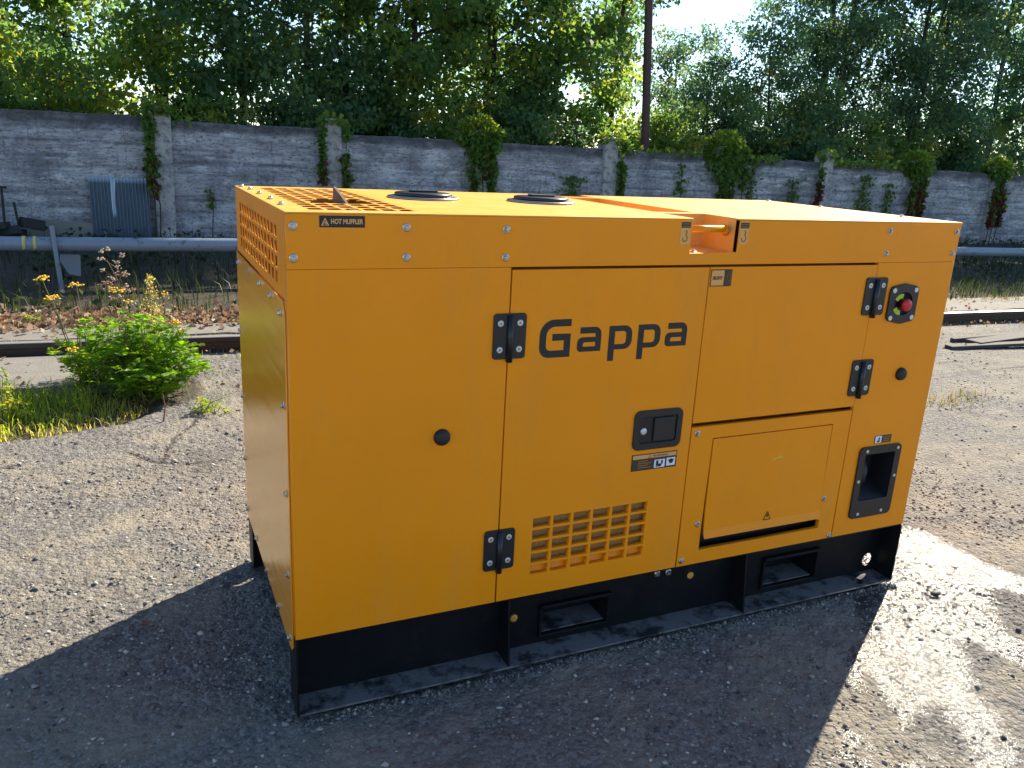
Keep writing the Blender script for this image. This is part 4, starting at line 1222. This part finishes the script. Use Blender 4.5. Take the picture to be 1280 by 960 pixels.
for i, x in enumerate((-6.2, 26.6, 28.8, 31.2, 33.6, 36.0)):  # trees past the right edge are unseen, placed only for their shade
    tree(['willow_a', 'maple_a', 'dark_a', 'willow_b'][i % 4], x, 14.6 + rr.uniform(-.3, .6), 1.05, i * 1.3,
         ['leafy tree cut off by the left edge of the picture', 'leafy green tree cut off by the right edge of the picture'][i] if i < 2 else 'unseen tree continuing the row beyond the right edge, placed only to cast shade')
for i, (kd, x, y, s, lb) in enumerate([
    ('shrub_b', -1.2, 13.1, 1.0, 'light green bush behind the wall above the corrugated sheet'),
    ('shrub_a', -2.4, 12.9, .85, 'low bush behind the wall at the far left'),
    ('shrub_b', .9, 12.8, .80, 'low light green bush right of the first post behind the wall'),
    ('shrub_a', 2.0, 12.9, .92, 'dark bush behind the wall left of the grey post'),
    ('shrub_a', 3.9, 13.0, .95, 'dark bush behind the wall right of the grey post'),
    ('shrub_b', 5.8, 13.0, .92, 'bush behind the wall right of the vine-capped post'),
    ('shrub_a', 7.2, 13.1, .95, 'dark bush behind the wall left of the rusty pole'),
    ('shrub_b', 10.4, 13.0, .95, 'green bush behind the wall right of the rusty pole'),
    ('shrub_a', 12.4, 12.9, .95, 'dark bush behind the wall beneath the sky gap'),
    ('shrub_a', 14.6, 12.8, 1.0, 'dark bush behind the wall right of the red-leaved post'),
    ('shrub_b', 16.8, 12.8, .95, 'bush behind the wall between the last two vine-draped posts'),
    ('shrub_a', 19.0, 12.8, 1.0, 'dark bush behind the wall at the right edge')]):
    tree(kd, x, y + .75, s, i * 1.7, lb, 'bushes behind the concrete wall', 'bush', 'bush')

# ------------------------------------------------------------------ vines on the posts
def vine(i, seed, top, sides, red, label, x=None):
    """top: (rx, rz) of the tuft over the post head; sides: list of (dx, width, z_bottom)"""
    r = np.random.default_rng(seed)
    xp = PX0 + i * SP if x is None else x; yp = wall_y(xp); h = POSTTOP[i]
    P = []; T = []
    if top:
        rx, rz, n = top; n = int(n * 1.5); rx *= 1.12; rz *= 1.15
        q = r.normal(size=(n, 3)); q /= np.linalg.norm(q, axis=1, keepdims=True); q *= r.uniform(.75, 1.08, (n, 1))
        q = q * np.array([rx, .20, rz]) + np.array([0, .02, h - rz * .35])
        q[:, 0] += .05 * np.sin(q[:, 2] * 25)
        P.append(q); T.append(np.minimum(r.normal(.45, .14, n) + .22 * (q[:, 2] > h - .05), .84))  # leaves over the post head tinted lighter, as if sunlit
    for dx, wd, zb, n in sides:
        n = int(n * 1.4)
        z = h - .02 - (h - zb) * r.uniform(size=n) ** .85
        env = wd * (.55 + .45 * np.sin((h - z) * 9 + seed)) * np.clip((z - zb) / .2 + .25, 0, 1)
        q = np.stack([dx + r.normal(0, .5, n) * env, -.135 - np.abs(r.normal(0, .03, n)), z], -1)
        q = q[vnoise(q[:, 2] * 7 + dx * 31, q[:, 0] * 9, seed) > .26]; n = len(q); z = q[:, 2]
        P.append(q); tt = r.normal(.34, .16, n)
        tt = np.where((r.uniform(size=n) < red * 1.5 * np.clip((h - z) / (h - zb) * 1.6 - .45, 0, 1)), r.uniform(.90, 1, n), np.minimum(tt, .84))
        T.append(tt)
    P = np.concatenate(P); T = np.concatenate(T)
    e = empty('climbing_vine', (xp, yp, 0))
    me = leaf_mesh('foliage', P, .10 * r.uniform(.6, 1.2, len(P)), T, M['vine_leaf'], seed, droop=.9, aspect=.8)
    ob('foliage', me, e)
    b = MB()
    for dx, wd, zb, n in sides:
        b.tube([(dx, -.125, -.1), (dx + .03, -.13, zb * .6 + .1), (dx - .02, -.13, zb + .2), (dx + .02, -.128, h - .1)], [.010, .009, .007, .004], 5)
    b.build('stem', M['bark'], e)
    tag(e, label, 'vine', 'vines climbing the wall posts')
vine(0, 201, (.13, .07, 130), [(-.17, .06, .75, 330), (-.10, .05, .62, 60)], .25, 'thin green vine down the left side of the first post, red at its foot')
vine(1, 202, (.16, .05, 60), [(-.19, .05, .85, 240), (.20, .07, .78, 200)], .28, 'sparse vine down both sides of the pale grey post')
vine(2, 203, (.33, .26, 800), [(-.15, .14, .72, 420), (.17, .12, .80, 360), (0, .24, 1.20, 420)], .10, 'bushy green vine capping the post above the filler caps')
vine(3, 204, (.20, .06, 90), [(.20, .07, .60, 380)], .05, 'green vine hanging down the right side of the bare grey post')
vine(4, 205, (.40, .30, 950), [(-.08, .34, .80, 900), (.12, .26, .90, 500), (.42, .10, .95, 200)], .06, 'large bushy vine mounded over the post by the sky gap')
vine(5, 206, (.14, .05, 60), [(-.22, .06, .70, 230)], .85, 'sparse red-leaved vine beside the plain post right of the sky gap')
vine(6, 207, (.36, .20, 650), [(-.14, .12, .45, 480), (.14, .11, .50, 420), (0, .18, .85, 380)], .5, 'thick vine with reddish lower leaves, second from the right edge')
vine(7, 208, (.32, .19, 560), [(-.13, .11, .40, 420), (.14, .09, .45, 360), (0, .16, .95, 260)], .55, 'vine with reddish-brown lower leaves nearest the right edge')
def creeper(seed, x, z0, z1, w, n, label, red=.05):
    r = np.random.default_rng(seed)
    z = r.uniform(z0, z1, n)
    q = np.stack([r.normal(0, .5, n) * w * (1 - .3 * np.sin(z * 14)), -.06 - np.abs(r.normal(0, .025, n)), z], -1)
    e = empty('wall_creeper', (x, wall_y(x), 0))
    ob('foliage', leaf_mesh('foliage', q, .075 * r.uniform(.6, 1.2, n), np.where(r.uniform(size=n) < red, .95, r.normal(.35, .15, n)), M['vine_leaf'], seed, droop=.8, aspect=.8), e)
    b = MB(); b.tube([(0, -.05, 0), (.03, -.055, z0), (-.02, -.05, z1)], [.008, .007, .004], 5); b.build('stem', M['bark'], e)
    tag(e, label, 'creeper', 'creepers on the wall face')
creeper(301, .82, .45, .72, .07, 40, 'small tuft of green creeper on the wall above the grille corner')
creeper(302, 7.0, .75, 1.15, .30, 150, 'low sparse creeper spreading on the wall left of the bare grey post')
creeper(303, 12.0, .6, 1.30, .16, 130, 'narrow green creeper on the wall left of the red-leaved vine')
creeper(304, 13.9, .6, 1.40, .20, 230, 'green creeper hanging on the wall right of the red-leaved post')
creeper(305, 14.6, .5, 1.25, .16, 150, 'ragged green creeper left of the thick reddish vine', .12)
creeper(306, 9.3, .9, 1.45, .14, 90, 'thin creeper left of the large bushy vine')
creeper(307, 10.95, .6, 1.60, .14, 190, 'creeper strand right of the large bushy vine')
# leaves trailing along the wall top
r = np.random.default_rng(77); P = []
for x0, x1, n in ((8.1, 9.9, 200), (10.5, 11.7, 220), (12.9, 15.2, 420), (15.5, 15.9, 60), (.35, .6, 30)):
    x = r.uniform(x0, x1, n); h_ = np.array([TOPZ[int(np.floor((a - PX0) / SP))] for a in x])
    P.append(np.stack([x, wall_y(x) + r.uniform(-.12, .12, n), h_ + np.abs(r.normal(0, .05, n)) - .03], -1))
P = np.concatenate(P)
tag(ob('ivy_fringe', leaf_mesh('ivy_fringe', P, .085 * r.uniform(.6, 1.2, len(P)), r.normal(.6, .12, len(P)), M['vine_leaf'], 78, droop=.3, aspect=.8)),
    'yellowish-green creeper leaves trailing along the wall top at right', 'ivy', kind='stuff')

# ------------------------------------------------------------------ grass, weeds, leaf litter
def blades(name, pts, hgt, wid, tint, m, seed, label, cat='grass', lean=.5):
    r = np.random.default_rng(seed); n = len(pts)
    az = r.uniform(0, 6.283, n); d = np.stack([np.cos(az), np.sin(az), 0 * az], -1); w = np.stack([-np.sin(az), np.cos(az), 0 * az], -1)
    hh = np.asarray(hgt)[:, None]; ww = np.asarray(wid)[:, None]
    ln = (lean * r.uniform(.1, 1.2, n))[:, None]
    up = np.array([0, 0, 1.0])
    m1 = pts + up * hh * .55 + d * hh * ln * .25; tp = pts + up * hh * (1 - .25 * ln) + d * hh * ln
    v = np.stack([pts - w * ww, pts + w * ww, m1 + w * ww * .8, m1 - w * ww * .8, tp + w * ww * .12, tp - w * ww * .12], 1).reshape(-1, 3)
    b0 = np.arange(n)[:, None] * 6
    q = np.concatenate([b0 + np.array([[0, 1, 2, 3]]), b0 + np.array([[3, 2, 4, 5]])], 0)
    me = np_mesh(name, v, q, m)
    add_attr(me, 'tint', np.clip(np.concatenate([tint, tint]), 0, 1), 'FACE')
    return tag(ob(name, me), label, cat, kind='stuff')
def scatter_poly(n, poly, r):
    xs = [p[0] for p in poly]; ys = [p[1] for p in poly]
    x = r.uniform(min(xs), max(xs), n * 3); y = r.uniform(min(ys), max(ys), n * 3)
    ok = in_poly(x, y, poly); return x[ok][:n], y[ok][:n]
r = np.random.default_rng(41)
GP = [(-3.5, 2.55), (-1.5, 2.60), (-1.02, 2.66), (-.72, 2.72), (-.46, 2.84), (-.30, 3.05), (-.5, 3.3), (-.8, 3.5), (-3.5, 3.55)]
x, y = scatter_poly(4400, GP, r)
dd = poly_dist(x, y, GP[:6], False)
hg = (.04 + .11 * np.clip(dd / .45, 0, 1)) * r.uniform(.5, 1.25, len(x)); 
blades('grass_clump', np.stack([x, y, np.full(len(x), -.04)], -1), hg, r.uniform(.0018, .0042, len(x)), .92 - .50 * np.clip(dd / .4, 0, 1) + r.normal(0, .14, len(x)), M['grass'], 42,  # blades tinted brighter towards the front edge to stand for sunlight
       'green grass along the broken asphalt edge at left, its front edge coloured as sunlit', lean=1.1)
# short dry grass by rail and path
def rail_band(n, x0, x1, d0, d1, r): 
    x = r.uniform(x0, x1, n); return x, rail_y(x) + r.uniform(d0, d1, n)
x, y = rail_band(5200, -4, 20, .09, .46, r)
ok = fbm(x * 1.2, y * 3, 51) > .46; x, y = x[ok], y[ok]
blades('dry_grass', np.stack([x, y, np.full(len(x), -.01)], -1), r.uniform(.02, .07, len(x)), r.uniform(.002, .004, len(x)), r.normal(.45, .3, len(x)), M['dry_blade'], 43, 'short dry grass growing along the far side of the rail', lean=.9)
x, y = rail_band(3600, -4, 20, .95, 1.32, r)
ok = fbm(x * 1.2, y * 3, 57) > .50; x, y = x[ok], y[ok]
blades('verge_grass', np.stack([x, y, np.full(len(x), -.01)], -1), r.uniform(.02, .08, len(x)), r.uniform(.002, .004, len(x)), r.normal(.35, .3, len(x)), M['dry_blade'], 44, 'thin yellow-green grass between the path and the shaded verge', lean=.9)
x = np.concatenate([r.uniform(-4, 3, 500), r.uniform(4, 11, 700)]); y = np.array([float(rail_y(a)) for a in x]) - np.abs(r.normal(0, .05, len(x))) - .05
blades('rail_weeds', np.stack([x, y, np.full(len(x), -.01)], -1), r.uniform(.015, .05, len(x)), r.uniform(.002, .004, len(x)), r.normal(.5, .3, len(x)), M['dry_blade'], 47, 'sparse dry weeds along the near side of the rail', lean=.9)
# tufts on the right of the generator
x = np.concatenate([r.normal(4.85, .11, 90), r.normal(5.15, .09, 60)]); y = np.concatenate([r.normal(1.78, .07, 90), r.normal(1.84, .06, 60)])
blades('weed_tuft', np.stack([x, y, np.full(len(x), -.012)], -1), r.uniform(.02, .10, len(x)), r.uniform(.0015, .003, len(x)), r.normal(.50, .25, len(x)), M['dry_blade'], 45, 'small dry tufts of weed in the asphalt right of the generator', lean=.8)
# dark weeds on the shaded verge
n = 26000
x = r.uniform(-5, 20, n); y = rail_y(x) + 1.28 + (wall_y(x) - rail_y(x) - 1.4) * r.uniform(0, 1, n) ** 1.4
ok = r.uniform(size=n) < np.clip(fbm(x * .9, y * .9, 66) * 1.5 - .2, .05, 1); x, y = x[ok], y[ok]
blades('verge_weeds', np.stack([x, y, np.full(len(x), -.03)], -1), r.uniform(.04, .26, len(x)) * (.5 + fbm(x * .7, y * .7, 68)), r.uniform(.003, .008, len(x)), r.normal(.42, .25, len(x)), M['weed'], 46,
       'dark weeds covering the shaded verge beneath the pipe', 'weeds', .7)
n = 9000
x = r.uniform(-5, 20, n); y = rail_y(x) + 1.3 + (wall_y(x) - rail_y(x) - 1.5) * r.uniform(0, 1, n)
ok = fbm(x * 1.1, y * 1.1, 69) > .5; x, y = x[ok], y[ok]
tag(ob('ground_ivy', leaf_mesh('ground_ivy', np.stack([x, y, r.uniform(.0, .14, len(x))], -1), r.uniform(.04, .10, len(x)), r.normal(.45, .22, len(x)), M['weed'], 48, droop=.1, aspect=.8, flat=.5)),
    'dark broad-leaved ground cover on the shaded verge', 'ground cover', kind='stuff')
# fallen leaves
n = 6500
x = r.uniform(-5, 4.5, n); y = rail_y(x) + r.normal(1.13, .22, n)
ok = (y > rail_y(x) + .3); x, y = x[ok], y[ok]
tag(ob('fallen_leaves', leaf_mesh('fallen_leaves', np.stack([x, y, .012 + .03 * r.uniform(size=len(x))], -1), r.uniform(.03, .075, len(x)), r.normal(.45, .28, len(x)), M['fallen'], 49, droop=0, aspect=.75, flat=.8)),
    'drift of fallen brown and tan leaves beyond the rail at left', 'leaves', kind='stuff')
x = np.concatenate([r.uniform(-5, 9, 700), r.uniform(4, 20, 500)]); y = rail_y(x) + np.concatenate([r.uniform(-1.1, .9, 700), r.uniform(.1, 1.4, 500)])
tag(ob('loose_leaves', leaf_mesh('loose_leaves', np.stack([x, y, .022 + .01 * r.uniform(size=len(x))], -1), r.uniform(.02, .05, len(x)), r.normal(.5, .28, len(x)), M['fallen'], 50, droop=0, aspect=.7, flat=.9)),
    'loose single leaves blown along the rail and path', 'leaves', kind='stuff')
# one brown leaf and one dark pebble on the asphalt
b = MB(); b.add([(-.022, 0, .004), (-.008, -.012, .011), (.012, -.011, .008), (.026, .002, .014), (.010, .013, .012), (-.009, .011, .006), (0, 0, .002)], [(0, 1, 6), (1, 2, 6), (2, 3, 6), (3, 4, 6), (4, 5, 6), (5, 0, 6)])
lf = mat('brown_leaf', (.16, .06, .03, 1), .8)
o = b.build('dry_leaf', lf, None, False, loc=(-.38, .63, 0)); tag(o, 'single curled brown leaf lying in the generator shadow at left', 'leaf')
b = MB(); b.lathe([(.006, -.012), (.022, -.006), (.027, .004), (.020, .013), (.008, .017)], 9); o = b.build('pebble', M['scrap'], None, True, loc=(2.40, -.13, 0)); o.scale = (.9, .6, .6)
tag(o, 'dark pebble lying on the wet asphalt right of the generator', 'pebble')

# boards lying near the rail on the right
for (x, y, rz, ln, w, th, lb) in ((7.05, 2.98, -.14, 1.15, .09, .030, 'long dark board lying nearest in the pile by the rail at right'),
                                   (7.45, 3.12, .05, 1.2, .16, .05, 'wide dark plank on top of the pile by the rail at right'),
                                   (7.35, 3.26, -.02, 1.1, .05, .035, 'narrow dark lath at the back of the pile by the rail')):
    b = MB(); b.box(-ln / 2, ln / 2, -w / 2, w / 2, 0, th)
    o = b.build('board', M['wood'], None, bevel=.004, loc=(x, y, .002)); o.rotation_euler = (0, R(-1.2), rz)
    tag(o, lb, 'board', 'boards lying by the rail')

# ------------------------------------------------------------------ tansy bush and weeds at left
def herb(name, loc, nst, hgt, spread, seed, leafn, leafs, label, flowers=0, tintm=.45, lean=(0, 0)):
    r = np.random.default_rng(seed); rr = random.Random(seed)
    e = empty(name, loc)
    b = MB(); P = []; D = []; T = []; S = []
    tips = []
    for i in range(nst):
        az = rr.uniform(0, 6.283); out = spread * rr.random() ** .6; hh = hgt * rr.uniform(.30, 1.0) * (1 - .45 * (out / spread) ** 2)
        p0 = Vector((rr.gauss(0, .06), rr.gauss(0, .06), -.03)); p2 = Vector((math.cos(az) * out + lean[0], math.sin(az) * out * .8 + lean[1], hh)); p1 = p0.lerp(p2, .5) + Vector((0, 0, hh * .18))
        pts = [p0.lerp(p1, t).lerp(p1.lerp(p2, t), t) for t in (0, .2, .4, .6, .8, 1)]
        b.tube(pts, [.0045, .004, .0035, .003, .0022, .001], 4, cap=False)
        tips.append((p2, (p2 - p1).normalized()))
        tb = rr.gauss(tintm, .15)
        for j in range(leafn):           # feathery leaves along the stem
            t = rr.uniform(.05, 1); k_ = t * 5; i0 = min(4, int(k_)); c = pts[i0].lerp(pts[i0 + 1], k_ - i0)
            a2 = rr.uniform(0, 6.283); d = Vector((math.cos(a2), math.sin(a2), rr.uniform(.0, 1.5))).normalized(); ll = leafs * rr.uniform(.6, 1.2)
            sd = d.cross(Vector((0, 0, 1))).normalized()
            for q in range(7):
                u = (q + .6) / 7; base = c + d * ll * u - Vector((0, 0, ll * .35 * u * u))
                for sgn in (-1, 1):
                    P.append(tuple(base)); D.append(tuple(d * .55 + sd * sgn)); S.append(ll * (.52 - .34 * u)); T.append(tb + rr.gauss(0, .08) + .12 * (c.z / hgt - .5))
    P = np.array(P); D = np.array(D); S = np.array(S)
    n = len(P); dn = D / np.linalg.norm(D, axis=1, keepdims=True)
    up = np.tile([0, 0, 1.0], (n, 1)) + r.normal(0, .6, (n, 3)); w = np.cross(dn, up); w /= np.linalg.norm(w, axis=1, keepdims=True)
    s_ = S[:, None]; md_ = P + dn * s_ * .5
    v = np.stack([P, md_ + w * s_ * .19, P + dn * s_ + np.array([0, 0, -.004]), md_ - w * s_ * .19], 1).reshape(-1, 3)
    me = np_mesh('foliage', v, np.arange(n * 4).reshape(-1, 4), M['herb_leaf']); add_attr(me, 'tint', np.clip(T, 0, 1), 'FACE')
    ob('foliage', me, e)
    b.build('stems', M['stem'], e)
    tag(e, label, 'plant')
    return e, tips
def flower_head(e, p, n, rad, m, rr, name='flower_cluster'):
    b = MB()
    for i in range(n):
        a = rr.uniform(0, 6.283); q = rad * math.sqrt(rr.random())
        z = p[2] + rr.uniform(-.012, .012) - q * .2
        s = rr.uniform(.005, .0085)
        b.lathe([(s * .6, -s * .5), (s, 0), (s * .8, s * .5), (s * .2, s * .7)], 7, Matrix.Translation((p[0] + q * math.cos(a), p[1] + q * math.sin(a), z)))
    return b.build(name, m, e, True)
e, tips = herb('tansy_bush', (-.33, 3.37, -.02), 120, .60, .40, 61, 8, .120, 'bushy feathery-leaved green plant with yellow flowers growing beside the slab')
rr = random.Random(62)
for dx, dy, dz, n in ((.20, -.12, .48, 22), (.23, -.10, .42, 16), (-.05, -.05, .60, 10), (.15, .1, .62, 9), (-.36, -.18, .36, 18)):
    flower_head(e, (dx, dy, dz), n, .032, M['flower'], rr)
e, tips = herb('flowering_tansy', (-.60, 3.62, -.02), 26, .50, .28, 64, 6, .12, 'taller thin plant with yellow flower heads left of the bushy plant', tintm=.55)
for x, z, n, m_ in ((-.24, .70, 34, 'flower'), (-.20, .58, 30, 'flower'), (-.06, .66, 18, 'flower'), (.10, .66, 26, 'dry'), (.19, .72, 26, 'dry'), (.16, .62, 24, 'flower'), (.23, .62, 20, 'dry'), (.12, .50, 26, 'dry')):
    b = MB(); b.tube([(x * .3, 0, 0), (x * .7, .01, z * .6), (x, .02, z - .01)], [.004, .003, .002], 5); b.build('stalk', M['stem'], e)
    flower_head(e, (x, .02, z), n, .045, M[m_], rr)
e = empty('dried_weed', (-.42, 3.95, 0)); tag(e, 'tall dried brown weed stalk with pale seed heads behind the bushy plant', 'plant')
b = MB(); b.tube([(0, 0, -.03), (.01, 0, .3), (-.02, 0, .62), (-.07, 0, .74)], [.004, .0035, .003, .002], 5)
for t in range(14): 
    z = .36 + .027 * t; a = t * 2.4; b.tube([(-.01, 0, z), (.07 * math.cos(a) - .03 * (t / 14), .05 * math.sin(a), z + .06)], [.002, .001], 4)
b.build('stalk', M['stem_dry'], e)
for t in range(16):
    z = .40 + .024 * t; a = t * 2.4; flower_head(e, (.07 * math.cos(a) - .05 * (t / 14), .05 * math.sin(a), z + .06), 8, .022, M['dry_pale'], rr, 'seed_head')
e = empty('fluffy_weed', (-.24, 4.02, 0)); tag(e, 'pale green fluffy weed spike standing behind the bushy plant, right of the dried stalk', 'plant')
b = MB(); b.tube([(0, 0, -.03), (.005, 0, .35), (-.01, 0, .60)], [.004, .003, .002], 5); b.build('stalk', M['stem'], e)
r = np.random.default_rng(65); n = 420; z = r.uniform(.16, .62, n); wd = .055 * np.sin(np.clip((z - .12) / .52, 0, 1) * math.pi) + .008
me = leaf_mesh('foliage', np.stack([r.normal(0, .6, n) * wd, r.normal(0, .6, n) * wd, z], -1), r.uniform(.012, .03, n), r.normal(.92, .08, n), M['grass'], 66, droop=-.6, aspect=.35); ob('foliage', me, e)
e, tips = herb('seedling_weed', (.02, 2.92, -.012), 16, .10, .13, 67, 3, .05, 'low straggling weed with pale leaves on the asphalt below the bushy plant', tintm=.85)
b = MB(); b.tube([(-.24, 2.80, -.02), (-.225, 2.80, .07), (-.235, 2.80, .15)], [.005, .004, .002], 5); b.tube([(-.225, 2.80, .07), (-.20, 2.79, .12)], .0025, 4)
o = b.build('dead_twig', M['stem_dry']); tag(o, 'short dead brown twig sticking up at the end of the grass', 'twig')
e, tips = herb('grass_weed', (-1.02, 3.05, -.03), 14, .34, .12, 69, 3, .06, 'thin pale weed stalks rising from the grass at the left edge', tintm=.9)
e, tips = herb('verge_tuft', (-1.12, 5.55, -.02), 14, .13, .12, 70, 4, .06, 'small bright green tuft among the fallen leaves at left', tintm=.6)
